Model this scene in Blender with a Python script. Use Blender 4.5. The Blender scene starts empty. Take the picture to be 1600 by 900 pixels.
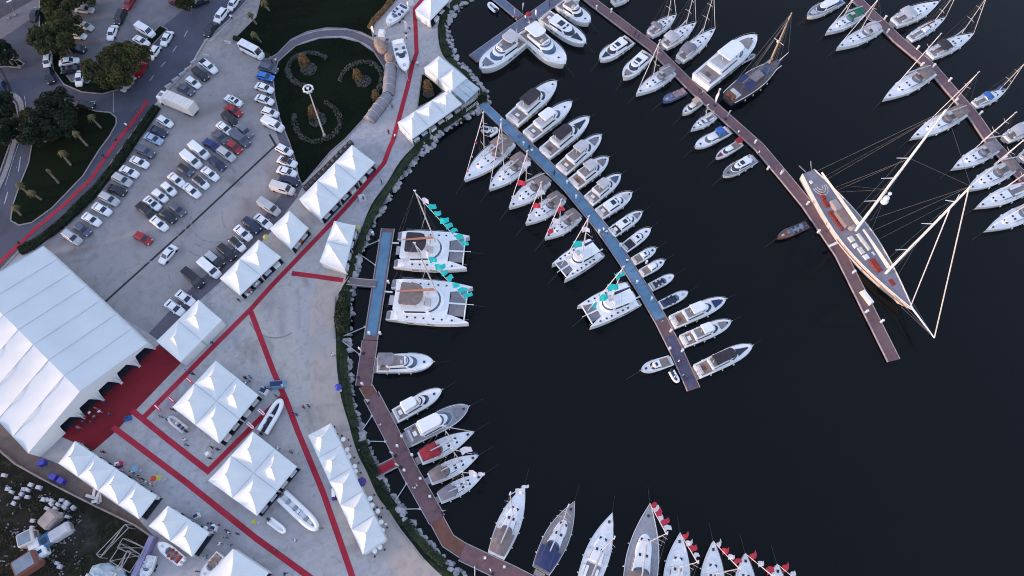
import bpy, math, random
from mathutils import Vector, Matrix
from mathutils.geometry import tessellate_polygon
import mathutils.noise as mnoise
R = math.radians
random.seed(7)
scn = bpy.context.scene
COL = scn.collection

# ------------------------------------------------------------------ camera
CAMH = 125.0
FPX = 1067.0                      # focal length in pixels of the 1600 px wide picture (24 mm lens)
_g = Vector((12.0, -480.0, -FPX)).normalized()      # straight down, in camera space
_z = -_g
_y = (Vector((0, 1, 0)) - Vector((0, 1, 0)).dot(_z) * _z).normalized()
_x = _y.cross(_z)
MC = Matrix((_x, _y, _z))         # camera space -> world space
cam = bpy.data.cameras.new('camera'); co = bpy.data.objects.new('camera', cam); COL.objects.link(co)
cam.sensor_width = 36.0; cam.lens = FPX * 36.0 / 1600.0
cam.clip_start = 1.0; cam.clip_end = 12000.0
co.matrix_world = Matrix.Translation((0, 0, CAMH)) @ MC.to_4x4()
scn.camera = co

# ------------------------------------------------------------------ light
SUN_EL, SUN_AZ = 7.0, 194.0       # azimuth of the sun, measured anticlockwise from +x
w = bpy.data.worlds.new('World'); scn.world = w; w.use_nodes = True
nt = w.node_tree; nt.nodes.clear()
sky = nt.nodes.new('ShaderNodeTexSky'); sky.sky_type = 'NISHITA'; sky.sun_disc = False
sky.sun_elevation = R(SUN_EL); sky.sun_rotation = R(90 - SUN_AZ)
sky.air_density = 1.0; sky.dust_density = 1.0; sky.ozone_density = 1.0
bg = nt.nodes.new('ShaderNodeBackground'); bg.inputs[1].default_value = 0.15
ow = nt.nodes.new('ShaderNodeOutputWorld')
tn = nt.nodes.new('ShaderNodeMix'); tn.data_type = 'RGBA'; tn.blend_type = 'MULTIPLY'; tn.inputs[0].default_value = 1.0; tn.inputs[7].default_value = (1.06, 0.97, 1.07, 1)   # camera white balance
nt.links.new(sky.outputs[0], tn.inputs[6])
hz = nt.nodes.new('ShaderNodeMix'); hz.data_type = 'RGBA'; hz.inputs[0].default_value = 0.62; hz.inputs[7].default_value = (0.95, 1.13, 1.62, 1)   # thin even cloud veil
nt.links.new(tn.outputs[2], hz.inputs[6]); nt.links.new(hz.outputs[2], bg.inputs[0]); nt.links.new(bg.outputs[0], ow.inputs[0])
sl = bpy.data.lights.new('sun', 'SUN'); sl.energy = 0.62; sl.angle = R(1.0); sl.color = (1.0, 0.73, 0.60)
so = bpy.data.objects.new('sun', sl); COL.objects.link(so)
sd = Vector((math.cos(R(SUN_AZ)) * math.cos(R(SUN_EL)), math.sin(R(SUN_AZ)) * math.cos(R(SUN_EL)), math.sin(R(SUN_EL))))
so.rotation_euler = sd.to_track_quat('Z', 'Y').to_euler(); so.location = (-200, -50, 60)
scn.view_settings.view_transform = 'Standard'
try: scn.view_settings.look = 'None'
except Exception: pass
scn.view_settings.gamma = 1.0; scn.view_settings.use_curve_mapping = False
scn.view_settings.exposure = 2.3
scn.cycles.filter_width = 1.05

# ------------------------------------------------------------------ where a thing stands
CP = Vector((0, 0, CAMH))
def ray(px, py): return MC @ Vector((px - 800.0, 450.0 - py, -FPX))
def P(px, py, z=0.0):
    d = ray(px, py); t = (z - CAMH) / d.z
    return CP + d * t
def above(base, px, py):          # point above `base` for a mast or pole
    d = ray(px, py); b = Vector((base.x, base.y)); h = Vector((d.x, d.y))
    return CP + d * (b.dot(h) / h.dot(h))
LAND = 1.2

# ------------------------------------------------------------------ materials
_m = {}
def mat(name, col, rough=0.6, var=0.12, scale=1.5, metal=0.0, bump=0.0, spec=0.5, col2=None, detail=5.0, emit=None):
    if name in _m: return _m[name]
    m = bpy.data.materials.new(name); m.use_nodes = True
    n = m.node_tree; b = n.nodes['Principled BSDF']
    ge = n.nodes.new('ShaderNodeNewGeometry')
    no = n.nodes.new('ShaderNodeTexNoise'); no.inputs['Scale'].default_value = scale; no.inputs['Detail'].default_value = detail
    n.links.new(ge.outputs['Position'], no.inputs['Vector'])
    rp = n.nodes.new('ShaderNodeValToRGB'); rp.color_ramp.elements[0].position = 0.3; rp.color_ramp.elements[1].position = 0.7
    c2 = col2 or tuple(min(1, c * (1 + var)) for c in col)
    c1 = col if col2 else tuple(c * (1 - var) for c in col)
    rp.color_ramp.elements[0].color = (*c1, 1); rp.color_ramp.elements[1].color = (*c2, 1)
    n.links.new(no.outputs['Fac'], rp.inputs['Fac']); n.links.new(rp.outputs['Color'], b.inputs['Base Color'])
    b.inputs['Roughness'].default_value = rough; b.inputs['Metallic'].default_value = metal
    b.inputs['Specular IOR Level'].default_value = spec
    if bump:
        bp = n.nodes.new('ShaderNodeBump'); bp.inputs['Strength'].default_value = bump
        n.links.new(no.outputs['Fac'], bp.inputs['Height']); n.links.new(bp.outputs['Normal'], b.inputs['Normal'])
    _m[name] = m
    return m

def layered(name, base, layers, rough=0.85, bump=0.15):
    """base colour, then layers (colour, noise scale, low, high, amount, distort) mixed over it: stains, dust, wear"""
    m = bpy.data.materials.new(name); m.use_nodes = True
    n = m.node_tree; L = n.links; b = n.nodes['Principled BSDF']; b.inputs['Roughness'].default_value = rough
    b.inputs['Specular IOR Level'].default_value = 0.3 if name not in ('lawn', 'waste_ground') else .08
    ge = n.nodes.new('ShaderNodeNewGeometry')
    rgb = n.nodes.new('ShaderNodeRGB'); rgb.outputs[0].default_value = (*base, 1); cur = rgb.outputs[0]
    for i, (c, sc, lo, hi, am, dis) in enumerate(layers):
        mp = n.nodes.new('ShaderNodeVectorMath'); mp.operation = 'ADD'; mp.inputs[1].default_value = (31.7 * i, 17.3 * i, 5.1 * i)
        L.new(ge.outputs['Position'], mp.inputs[0])
        no = n.nodes.new('ShaderNodeTexNoise'); no.inputs['Scale'].default_value = sc; no.inputs['Detail'].default_value = 7
        no.inputs['Distortion'].default_value = dis; L.new(mp.outputs[0], no.inputs['Vector'])
        mr = n.nodes.new('ShaderNodeMapRange'); mr.inputs[1].default_value = lo; mr.inputs[2].default_value = hi
        mr.inputs[3].default_value = 0; mr.inputs[4].default_value = am; L.new(no.outputs['Fac'], mr.inputs[0])
        mx = n.nodes.new('ShaderNodeMix'); mx.data_type = 'RGBA'
        L.new(mr.outputs[0], mx.inputs[0]); L.new(cur, mx.inputs[6]); mx.inputs[7].default_value = (*c, 1)
        cur = mx.outputs[2]
        if i == 0 and bump:
            bp = n.nodes.new('ShaderNodeBump'); bp.inputs['Strength'].default_value = bump
            L.new(no.outputs['Fac'], bp.inputs['Height']); L.new(bp.outputs['Normal'], b.inputs['Normal'])
    L.new(cur, b.inputs['Base Color'])
    _m[name] = m; return m

CONC = layered('plaza_concrete', (0.385, 0.38, 0.40), [
    ((0.25, 0.235, 0.235), 0.9, .42, .68, .5, 0.3), ((0.44, 0.385, 0.33), 0.022, .44, .60, .75, .8), ((0.30, 0.31, 0.35), 0.04, .48, .62, .6, .8),
    ((0.22, 0.205, 0.215), 0.05, .55, .72, .7, 2.5), ((0.24, 0.225, 0.22), 0.4, .56, .7, .55, 3.0), ((0.15, 0.12, 0.11), 0.16, .62, .78, .65, .5), ((0.5, 0.48, 0.46), 3.0, .62, .8, .4, 0), ((0.12, 0.11, 0.12), 1.6, .68, .76, .5, 0.6)])
LOT = layered('parking_concrete', (0.285, 0.265, 0.265), [
    ((0.21, 0.195, 0.20), 0.6, .42, .68, .5, 0.3), ((0.205, 0.175, 0.165), 0.3, .56, .7, .5, 3.0), ((0.33, 0.31, 0.305), 0.05, .42, .66, .6, .9),
    ((0.17, 0.14, 0.135), 0.04, .54, .7, .7, 1.5), ((0.13, 0.105, 0.095), 0.12, .62, .76, .55, 1.0), ((0.40, 0.37, 0.35), 2.5, .6, .8, .35, 0), ((0.1, 0.09, 0.1), 1.3, .67, .76, .5, 0.6)])
ASPH = layered('asphalt', (0.068, 0.071, 0.098), [
    ((0.052, 0.055, 0.078), 0.4, .42, .68, .7, 0.3), ((0.088, 0.09, 0.118), 0.05, .45, .7, .6, 1.0), ((0.045, 0.045, 0.05), 0.11, .58, .7, .6, .4), ((0.13, 0.13, 0.14), 4.0, .6, .8, .3, 0)])
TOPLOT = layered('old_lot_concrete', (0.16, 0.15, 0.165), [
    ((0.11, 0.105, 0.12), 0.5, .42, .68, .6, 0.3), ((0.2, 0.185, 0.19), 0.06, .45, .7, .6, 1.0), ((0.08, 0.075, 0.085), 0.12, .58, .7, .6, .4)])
PAVE = layered('purple_pavers', (0.12, 0.105, 0.13), [
    ((0.085, 0.075, 0.095), 0.7, .42, .68, .6, 0.3), ((0.16, 0.145, 0.165), 3.0, .5, .7, .5, 0)])
WALKP = layered('path_stone', (0.16, 0.14, 0.15), [((0.11, 0.1, 0.11), 0.8, .4, .7, .7, 0.2), ((0.21, 0.19, 0.2), 4.0, .5, .7, .5, 0)])
DIRT = layered('waste_ground', (0.024, 0.02, 0.017), [
    ((0.012, 0.014, 0.008), 0.25, .42, .62, .85, 0.5), ((0.055, 0.045, 0.036), 0.9, .55, .72, .7, 0.4), ((0.07, 0.064, 0.062), 0.06, .58, .72, .7, .6), ((0.018, 0.022, 0.008), 2.2, .5, .64, .7, 0)], rough=.95, bump=.6)
BROWN = layered('brown_yard', (0.13, 0.10, 0.09), [((0.09, 0.07, 0.065), 0.5, .42, .66, .7, 0.5), ((0.2, 0.17, 0.16), 0.9, .56, .72, .6, 0.4)])
GRASS = layered('lawn', (0.0045, 0.0095, 0.0045), [
    ((0.003, 0.006, 0.0035), 0.10, .42, .64, .8, 0.6), ((0.008, 0.015, 0.005), 1.6, .5, .72, .7, 0.2), ((0.009, 0.012, 0.007), 0.35, .62, .74, .5, .4)], rough=1.0, bump=.1)
BANK = layered('bank_grass', (0.019, 0.030, 0.009), [
    ((0.009, 0.014, 0.006), 0.5, .42, .64, .8, 0.6), ((0.055, 0.052, 0.036), 1.2, .57, .72, .8, 0.2)], rough=.95, bump=.6)
ROCK = layered('quay_rock', (0.40, 0.39, 0.41), [((0.16, 0.155, 0.17), 0.8, .45, .6, .8, .2), ((0.48, 0.46, 0.45), 0.35, .5, .7, .7, 0)], rough=.9, bump=.5)
KERB = mat('kerb_stone', (0.22, 0.20, 0.20), .9, .25, 2.5)
RED = layered('red_carpet', (0.36, 0.022, 0.042), [((0.25, 0.016, 0.032), 0.5, .42, .66, .7, 0.5), ((0.40, 0.035, 0.06), 0.15, .45, .68, .6, 0.5)], rough=.95)
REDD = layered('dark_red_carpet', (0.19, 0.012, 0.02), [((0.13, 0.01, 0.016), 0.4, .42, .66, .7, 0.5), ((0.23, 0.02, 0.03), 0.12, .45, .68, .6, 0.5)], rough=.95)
BLUEC = layered('blue_carpet', (0.13, 0.255, 0.35), [((0.09, 0.16, 0.28), 0.5, .42, .66, .7, 0.5), ((0.15, 0.24, 0.38), 0.12, .45, .68, .6, 0.5)], rough=.9)
WHITE = mat('white_gelcoat', (0.80, 0.80, 0.79), .28, .05, .6)
WDECK = mat('white_deck', (0.74, 0.745, 0.745), .55, .09, 1.3)
CREAM = mat('cream_paint', (0.68, 0.63, 0.56), .4, .08, .8)
GREYD = mat('grey_deck', (0.27, 0.275, 0.30), .7, .14, 1.5)
TEAK = mat('teak_deck', (0.27, 0.20, 0.165), .7, .2, 2.5)
TEAKG = mat('weathered_teak', (0.24, 0.215, 0.215), .7, .16, 2.0)
NAVY = mat('navy_canvas', (0.022, 0.035, 0.11), .8, .2, 1.5)
BLUECV = mat('blue_canvas', (0.03, 0.12, 0.38), .8, .2, 1.5)
REDCV = mat('red_canvas', (0.26, 0.014, 0.025), .8, .2, 1.5)
GRNCV = mat('green_canvas', (0.01, 0.13, 0.075), .8, .2, 1.5)
TAN = mat('tan_canvas', (0.20, 0.155, 0.145), .85, .22, 1.2)
GRYCV = mat('grey_canvas', (0.20, 0.19, 0.21), .85, .2, 1.2)
LGRYCV = mat('light_grey_canvas', (0.48, 0.46, 0.47), .8, .1, 1.2)
DKCV = mat('dark_canvas', (0.030, 0.024, 0.032), .8, .3, 1.5)
ORNG = mat('tan_sail_cover', (0.46, 0.21, 0.14), .8, .15, 1.5)
GLASS = mat('dark_glass', (0.018, 0.026, 0.045), .12, .2, 1.0)
BGLASS = mat('blue_glass', (0.06, 0.10, 0.17), .12, .2, 1.0)
BLACK = mat('black_rubber', (0.015, 0.015, 0.018), .8, .2, 2.0)
STEEL = mat('steel_tube', (0.5, 0.5, 0.52), .3, .1, 2.0, metal=.8)
ALU = mat('mast_alloy', (0.56, 0.54, 0.53), .4, .08, 2.0)
ROPE = mat('rope', (0.13, 0.125, 0.125), .9, .15, 4.0)
DROPE = mat('dark_rope', (0.05, 0.055, 0.06), .9, .15, 4.0)
WOOD = mat('varnished_wood', (0.16, 0.065, 0.035), .45, .25, 1.8)
RUST = mat('rust_seat', (0.27, 0.03, 0.018), .8, .2, 2.5)
TEAL = mat('teal_flag', (0.02, 0.56, 0.50), .8, .1, 2.0)
PINK = mat('white_flag', (0.78, 0.70, 0.70), .8, .06, 2.0)
REDF = mat('red_flag', (0.62, 0.03, 0.06), .8, .12, 2.0)
TENT = mat('tent_fabric', (0.66, 0.68, 0.67), .75, .035, .35)
BIGT = mat('hall_fabric', (0.60, 0.62, 0.62), .7, .05, .18)
SEAM = mat('roof_seam', (0.42, 0.45, 0.50), .7, .1, 1.0)
POSTM = mat('tent_post', (0.45, 0.45, 0.46), .4, .1, 2.0)
INSHADE = mat('painted_interior_shade', (0.022, 0.026, 0.042), .9, .4, .8)  # near-black colour that paints the shade inside tents and hall
PONT = layered('pontoon_boards', (0.185, 0.10, 0.107), [((0.11, 0.075, 0.08), 1.2, .42, .66, .7, 0.3), ((0.215, 0.13, 0.132), 0.2, .45, .68, .6, 0.5), ((0.07, 0.05, 0.055), 3.0, .6, .72, .4, 0)], rough=.85)
PONTR = layered('red_brown_boards', (0.20, 0.085, 0.06), [((0.13, 0.06, 0.045), 0.8, .42, .66, .7, 0.3)], rough=.85)
PTRIM = mat('pontoon_trim', (0.36, 0.32, 0.32), .6, .2, 2.0)
LEAF = mat('dark_leaf', (0.008, 0.018, 0.005), .9, .35, .5)
LEAF2 = mat('green_leaf', (0.012, 0.022, 0.007), .9, .5, .3, col2=(0.075, 0.070, 0.014))
LEAFB = mat('bush_leaf', (0.015, 0.027, 0.007), .8, .4, .6)
LEAFO = mat('orange_leaf', (0.10, 0.06, 0.02), .8, .35, 1.0, col2=(0.20, 0.11, 0.04))
LEAFG = mat('grey_leaf', (0.055, 0.062, 0.055), .85, .4, 1.0, col2=(0.12, 0.12, 0.11))
PALML = mat('palm_leaf', (0.045, 0.045, 0.012), .8, .4, 1.0, col2=(0.11, 0.09, 0.03))
BARK = mat('bark', (0.16, 0.13, 0.115), .9, .25, 2.5)
SKIN = mat('skin', (0.42, 0.25, 0.18), .6, .05, 5)
HAIR = mat('dark_hair', (0.02, 0.014, 0.01), .7, .2, 5)
HEADL = mat('headlamp_glass', (0.6, 0.6, 0.62), .15, .05, 5)
TAILL = mat('tail_lamp_glass', (0.3, 0.01, 0.012), .2, .05, 5)
PLASB = mat('blue_plastic', (0.03, 0.035, 0.33), .5, .15, 2)

# ------------------------------------------------------------------ mesh builder
def lp(a, b, t): return a + (b - a) * t
class MB:
    def __init__(s): s.v = []; s.f = []
    def add(s, vs, fs):
        o = len(s.v); s.v += [tuple(v) for v in vs]; s.f += [tuple(i + o for i in f) for f in fs]; return s
    def box(s, cx, cy, cz, sx, sy, sz, rot=0.0, tx=1.0, ty=1.0):
        c, n = math.cos(rot), math.sin(rot); vs = []
        for k, (kx, ky) in ((-1, (1, 1)), (1, (tx, ty))):
            for a, b in ((-1, -1), (1, -1), (1, 1), (-1, 1)):
                x, y = a * sx / 2 * kx, b * sy / 2 * ky
                vs.append((cx + x * c - y * n, cy + x * n + y * c, cz + k * sz / 2))
        return s.add(vs, [(3, 2, 1, 0), (4, 5, 6, 7), (0, 1, 5, 4), (1, 2, 6, 5), (2, 3, 7, 6), (3, 0, 4, 7)])
    def loft(s, rings, c0=True, c1=True, closed=True):
        n = len(rings[0]); vs = [p for r in rings for p in r]; fs = []
        for k in range(len(rings) - 1):
            for i in range(n if closed else n - 1):
                j = (i + 1) % n
                fs.append((k * n + i, k * n + j, (k + 1) * n + j, (k + 1) * n + i))
        if c0: fs.append(tuple(range(n - 1, -1, -1)))
        if c1: fs.append(tuple((len(rings) - 1) * n + i for i in range(n)))
        return s.add(vs, fs)
    def tube(s, p, q, r, r2=None, n=6):
        p = Vector(p); q = Vector(q); r2 = r if r2 is None else r2
        d = (q - p)
        if d.length < 1e-5: return s
        d.normalize(); a = d.orthogonal().normalized(); b = d.cross(a)
        rg = lambda c, rr: [c + a * (rr * math.cos(6.28318 * i / n)) + b * (rr * math.sin(6.28318 * i / n)) for i in range(n)]
        return s.loft([rg(p, r), rg(q, r2)])
    def path(s, pts, r, n=5):
        for a, b in zip(pts, pts[1:]): s.tube(a, b, r, None, n)
        return s
    def ell(s, c, rx, ry, rz, n=8, m=5):
        rings = []
        for k in range(1, m):
            th = math.pi * k / m
            rings.append([(c[0] + rx * math.sin(th) * math.cos(6.28318 * i / n), c[1] + ry * math.sin(th) * math.sin(6.28318 * i / n), c[2] - rz * math.cos(th)) for i in range(n)])
        return s.loft(rings)
    def sheet(s, pts):
        tr = tessellate_polygon([[Vector(p) for p in pts]])
        fs = []
        for t in tr:
            a, b, c = (Vector(pts[i]) for i in t)
            fs.append(tuple(t) if (b - a).cross(c - a).z > 0 else tuple(reversed(t)))
        return s.add(pts, fs)
    def slab(s, pts, z0, z1):
        top = [(p[0], p[1], z1) for p in pts]; s.sheet(top)
        n = len(pts); ar = sum(pts[i][0] * pts[(i + 1) % n][1] - pts[(i + 1) % n][0] * pts[i][1] for i in range(n))
        q = pts if ar > 0 else list(reversed(pts))
        return s.loft([[(p[0], p[1], z0) for p in q], [(p[0], p[1], z1) for p in q]], False, False)
    def strip(s, pts, wd, z0, z1, side=0):           # band of given width along a line of points, z0 bottom, z1 top
        L_, R_ = offs(pts, wd, side)
        n = len(pts)
        rings = []
        for i in range(n):
            rings.append([(L_[i].x, L_[i].y, z0), (R_[i].x, R_[i].y, z0), (R_[i].x, R_[i].y, z1), (L_[i].x, L_[i].y, z1)])
        return s.loft(rings)
    def build(s, name, m, parent=None, smooth=False, label=None):
        me = bpy.data.meshes.new(name); me.from_pydata(s.v, [], s.f)
        ms = m if isinstance(m, (list, tuple)) else [m]
        for k in ms: me.materials.append(k)
        if smooth: me.polygons.foreach_set('use_smooth', [True] * len(me.polygons))
        me.update()
        o = bpy.data.objects.new(name, me); COL.objects.link(o)
        if parent: o.parent = parent
        if label: o['label'] = label
        return o
def offs(pts, wd, side=0):
    L_, R_ = [], []; n = len(pts)
    for i in range(n):
        a = pts[max(i - 1, 0)]; b = pts[min(i + 1, n - 1)]; p = pts[i]
        d0 = Vector((p[0] - a[0], p[1] - a[1])); d1 = Vector((b[0] - p[0], b[1] - p[1]))
        if d0.length < 1e-6: d0 = d1
        if d1.length < 1e-6: d1 = d0
        d0.normalize(); d1.normalize(); t = (d0 + d1).normalized(); k = 1 / max(.5, t.dot(d0))
        nrm = Vector((-t.y, t.x)) * k
        a0 = wd / 2 if side == 0 else (wd if side > 0 else 0); b0 = wd / 2 if side == 0 else (0 if side > 0 else wd)
        L_.append(Vector((p[0], p[1])) + nrm * a0); R_.append(Vector((p[0], p[1])) - nrm * b0)
    return L_, R_
def tag(o, label=None, cat=None, group=None, kind=None):
    if label: o['label'] = label
    if cat: o['category'] = cat
    if group: o['group'] = group
    if kind: o['kind'] = kind
    return o
def thing(name, label, cat, loc=(0, 0, 0), rz=0.0, group=None):
    o = bpy.data.objects.new(name, None); o.empty_display_size = .5; COL.objects.link(o)
    o.location = loc; o.rotation_euler = (0, 0, rz)
    return tag(o, label, cat, group)
def dup(src, loc, rz, label, group=None):
    r = src.copy(); COL.objects.link(r); r.location = loc; r.rotation_euler = (0, 0, rz); r['label'] = label
    if group: r['group'] = group
    for ch in list(src.children):
        c = ch.copy(); COL.objects.link(c); c.parent = r
        for g in list(ch.children):
            d = g.copy(); COL.objects.link(d); d.parent = c
    return r
def PP(l, z): return [P(x, y, z) for x, y in l]
ORD = ['', 'first', 'second', 'third', 'fourth', 'fifth', 'sixth', 'seventh', 'eighth', 'ninth', 'tenth', 'eleventh', 'twelfth', 'thirteenth', 'fourteenth', 'fifteenth', 'sixteenth', 'seventeenth', 'eighteenth', 'nineteenth', 'twentieth']
def smoothline(pts, k=4):          # Catmull-Rom through the points
    out = []
    n = len(pts)
    for i in range(n - 1):
        p0 = pts[max(i - 1, 0)]; p1 = pts[i]; p2 = pts[i + 1]; p3 = pts[min(i + 2, n - 1)]
        for j in range(k):
            t = j / k
            out.append(tuple(.5 * ((2 * p1[a]) + (-p0[a] + p2[a]) * t + (2 * p0[a] - 5 * p1[a] + 4 * p2[a] - p3[a]) * t * t + (-p0[a] + 3 * p1[a] - 3 * p2[a] + p3[a]) * t ** 3) for a in range(2)))
    out.append(tuple(pts[-1])); return out
# ================================================================== setting
# water
wm = bpy.data.materials.new('harbour_water'); wm.use_nodes = True
n = wm.node_tree; b = n.nodes['Principled BSDF']
b.inputs['Roughness'].default_value = .12; b.inputs['IOR'].default_value = 1.33; b.inputs['Specular IOR Level'].default_value = .30
ge = n.nodes.new('ShaderNodeNewGeometry'); no = n.nodes.new('ShaderNodeTexNoise'); no.inputs['Scale'].default_value = .02; no.inputs['Detail'].default_value = 3
n.links.new(ge.outputs['Position'], no.inputs['Vector'])
rp = n.nodes.new('ShaderNodeValToRGB'); rp.color_ramp.elements[0].color = (0.0015, 0.0026, 0.0036, 1); rp.color_ramp.elements[1].color = (0.0035, 0.0045, 0.0058, 1)
n.links.new(no.outputs['Fac'], rp.inputs[0]); n.links.new(rp.outputs[0], b.inputs['Base Color'])
n2 = n.nodes.new('ShaderNodeTexNoise'); n2.inputs['Scale'].default_value = 1.1; n2.inputs['Detail'].default_value = 4
n.links.new(ge.outputs['Position'], n2.inputs['Vector'])
bp = n.nodes.new('ShaderNodeBump'); bp.inputs['Strength'].default_value = .06; bp.inputs['Distance'].default_value = .3
n.links.new(n2.outputs['Fac'], bp.inputs['Height']); n.links.new(bp.outputs[0], b.inputs['Normal'])
S = 5000
tag(MB().add([(-S, -S, 0), (S, -S, 0), (S, S, 0), (-S, S, 0)], [(0, 1, 2, 3)]).build('harbour_water', wm), 'dark still harbour water', 'water', kind='structure')

inner = [(752, -60), (728, -30), (707, 0), (689, 22), (684, 50), (689, 80), (700, 96), (720, 112), (738, 132), (748, 148), (738, 160), (720, 172), (675, 200), (652, 223), (625, 252), (605, 285), (580, 320), (562, 365), (550, 395), (543, 425), (534, 450), (527, 475), (525, 500), (525, 537), (526, 570), (530, 605), (535, 630), (545, 662), (550, 682), (560, 712), (572, 735), (590, 775), (607, 797), (625, 825), (645, 850), (662, 872), (682, 892), (705, 912), (740, 940), (800, 965)]
outer = [(790, -60), (764, -30), (740, 0), (717, 18), (705, 35), (706, 60), (714, 88), (728, 106), (746, 126), (764, 146), (766, 164), (744, 179), (697, 206), (676, 229), (650, 253), (626, 285), (600, 325), (584, 357), (572, 382), (563, 415), (556, 440), (552, 470), (550, 500), (548, 540), (548, 578), (552, 610), (556, 636), (565, 668), (572, 688), (585, 714), (600, 745), (614, 770), (632, 792), (652, 825), (675, 852), (697, 872), (722, 893), (750, 912), (790, 935), (830, 960)]
Ii = smoothline(inner, 3); Oo = smoothline(outer, 3)
wi = [P(x, y, LAND) for x, y in Ii]; wo = [P(x, y, 0.0) for x, y in Oo]
land = [Vector((wi[0].x + 40, 3000, LAND)), Vector((-4000, 3000, LAND)), Vector((-4000, -3000, LAND)), Vector((wi[-1].x + 60, -3000, LAND))] + [p for p in reversed(wi)]
tag(MB().sheet([tuple(p) for p in land]).build('ground', CONC), 'grey concrete waterfront ground', 'ground', kind='structure')
# sloping bank, grassy above and stony below
bk = MB(); N = len(wi); rings = []
for i in range(N):
    a, c = wi[i], wo[i]; r_ = []
    for k, (t, z) in enumerate(((0, LAND), (.25, LAND - .05), (.55, .75), (.8, .25), (1.0, -.35))):
        q = a.lerp(c, t); j = .25 * (random.random() - .5) if 0 < k < 4 else 0
        r_.append((q.x + j, q.y + j, z + (j if k > 0 else 0)))
    rings.append(r_)
bk.loft(rings, False, False, closed=False)
for f_i in range(len(bk.f)): bk.f[f_i] = tuple(reversed(bk.f[f_i]))
tag(bk.build('shore_bank', BANK), 'grassy bank sloping to the rocks', 'bank', kind='structure')
rk = MB()
for i in range(N - 1):
    seg = (wi[i + 1] - wi[i]).length
    for _ in range(int(seg * 3.4) + 1):
        u = random.random(); t = .5 + .52 * random.random() ** .8
        if random.random() < .08: t = .15 + .4 * random.random()
        a = wi[i].lerp(wi[i + 1], u); c = wo[i].lerp(wo[i + 1], u); q = a.lerp(c, t)
        r_ = random.uniform(.25, .72) * (1 if t > .5 else .6); z = 1.15 * (1 - t) - .02
        o = len(rk.v); rk.ell((q.x, q.y, z + .1), r_ * random.uniform(.8, 1.3), r_ * random.uniform(.7, 1.1), r_ * .75, 6, 4)
        for k in range(o, len(rk.v)):
            v = rk.v[k]; h = .12 * r_; rk.v[k] = tuple(c_ + random.uniform(-h, h) * 1.6 for c_ in v)
tag(rk.build('riprap_rocks', ROCK), 'grey boulders lining the harbour shore', 'rocks', kind='stuff')

def sheet(name, px, z, m, label, cat, kind='structure', sm=0):
    pts = smoothline(px + [px[0]], sm)[:-1] if sm else px
    w_ = [tuple(P(x, y, LAND)) for x, y in pts]; w_ = [(a, b_, z) for a, b_, _ in w_]
    return tag(MB().sheet(w_).build(name, m), label, cat, kind=kind)
def band(name, px, wd, z, m, label, cat, h=None, side=0, sm=0, kind='structure'):
    pts = smoothline(px, sm) if sm else px
    w_ = PP(pts, LAND)
    return tag(MB().strip(w_, wd, LAND - .3 if h else z - .02, z, side).build(name, m), label, cat, kind=kind)

Z1, Z2, Z3, Z4 = LAND + .004, LAND + .008, LAND + .012, LAND + .016
sheet('parking_lot', [(250, 168), (262, 142), (295, 107), (322, 64), (345, 64), (367, 62), (425, 92), (427, 120), (437, 185), (452, 222), (466, 275), (472, 290), (420, 345), (345, 425), (300, 462), (246, 530), (150, 470), (66, 385), (97, 355), (150, 307), (215, 225)], Z1, LOT, 'worn concrete car park', 'car park')
sheet('road', [(-300, 640), (-60, 470), (0, 424), (31, 388), (92, 350), (130, 312), (150, 292), (175, 250), (200, 216), (222, 185), (242, 163), (260, 140), (295, 105), (320, 62), (355, 32), (385, 0), (410, -40), (440, -120), (-400, -160), (-500, 300)], Z1, ASPH, 'dark asphalt road and junction', 'road')
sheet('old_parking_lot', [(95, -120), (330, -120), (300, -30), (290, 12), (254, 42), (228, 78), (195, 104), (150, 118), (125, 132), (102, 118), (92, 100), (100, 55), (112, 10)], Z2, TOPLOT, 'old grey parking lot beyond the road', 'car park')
sheet('side_pavement', [(-60, 70), (0, 62), (30, 42), (60, 20), (95, -30), (50, -60), (-60, 20)], Z2, WALKP, 'brown pavement at the top left corner', 'pavement')
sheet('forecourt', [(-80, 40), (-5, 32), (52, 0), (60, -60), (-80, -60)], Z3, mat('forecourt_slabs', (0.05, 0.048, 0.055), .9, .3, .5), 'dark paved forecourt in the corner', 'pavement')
sheet('waste_ground', [(-200, 680), (0, 704), (27, 726), (63, 746), (109, 770), (157, 794), (213, 821), (236, 838), (222, 870), (205, 930), (190, 980), (-200, 980)], Z1, DIRT, 'dark overgrown waste ground with debris', 'ground')
sheet('service_yard', [(-200, 640), (0, 640), (20, 675), (60, 712), (92, 725), (155, 770), (217, 812), (240, 838), (213, 821), (157, 794), (109, 770), (63, 746), (27, 726), (0, 704), (-200, 680)], Z1, BROWN, 'brown yard behind the tents', 'yard')
band('paved_strip', [(420, 92), (422, 120), (431, 160), (444, 205), (458, 250), (463, 285), (452, 306), (415, 355), (350, 420), (305, 460), (242, 528)], 3.4, Z2, PAVE, 'dark purple paver strip edging the car park', 'pavement')
PK1 = [(367, 60), (384, 43), (400, 27), (412, -20), (430, -80), (690, -90), (640, -18), (615, 5), (597, 22), (580, 42), (583, 60), (565, 51), (540, 45), (510, 44), (480, 50), (455, 62), (434, 84), (424, 90), (400, 74)]
PK2 = [(427, 120), (435, 96), (462, 72), (500, 60), (532, 59), (562, 66), (585, 82), (600, 105), (605, 130), (600, 148), (572, 182), (540, 217), (517, 237), (472, 290), (466, 275), (462, 252), (452, 222), (437, 185), (429, 150)]
ISA = [(60, 160), (80, 150), (112, 160), (150, 174), (172, 176), (182, 184), (182, 194), (172, 212), (155, 235), (130, 275), (82, 325), (50, 348), (30, 352), (17, 345), (20, 322), (32, 287), (45, 255), (52, 216)]
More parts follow.
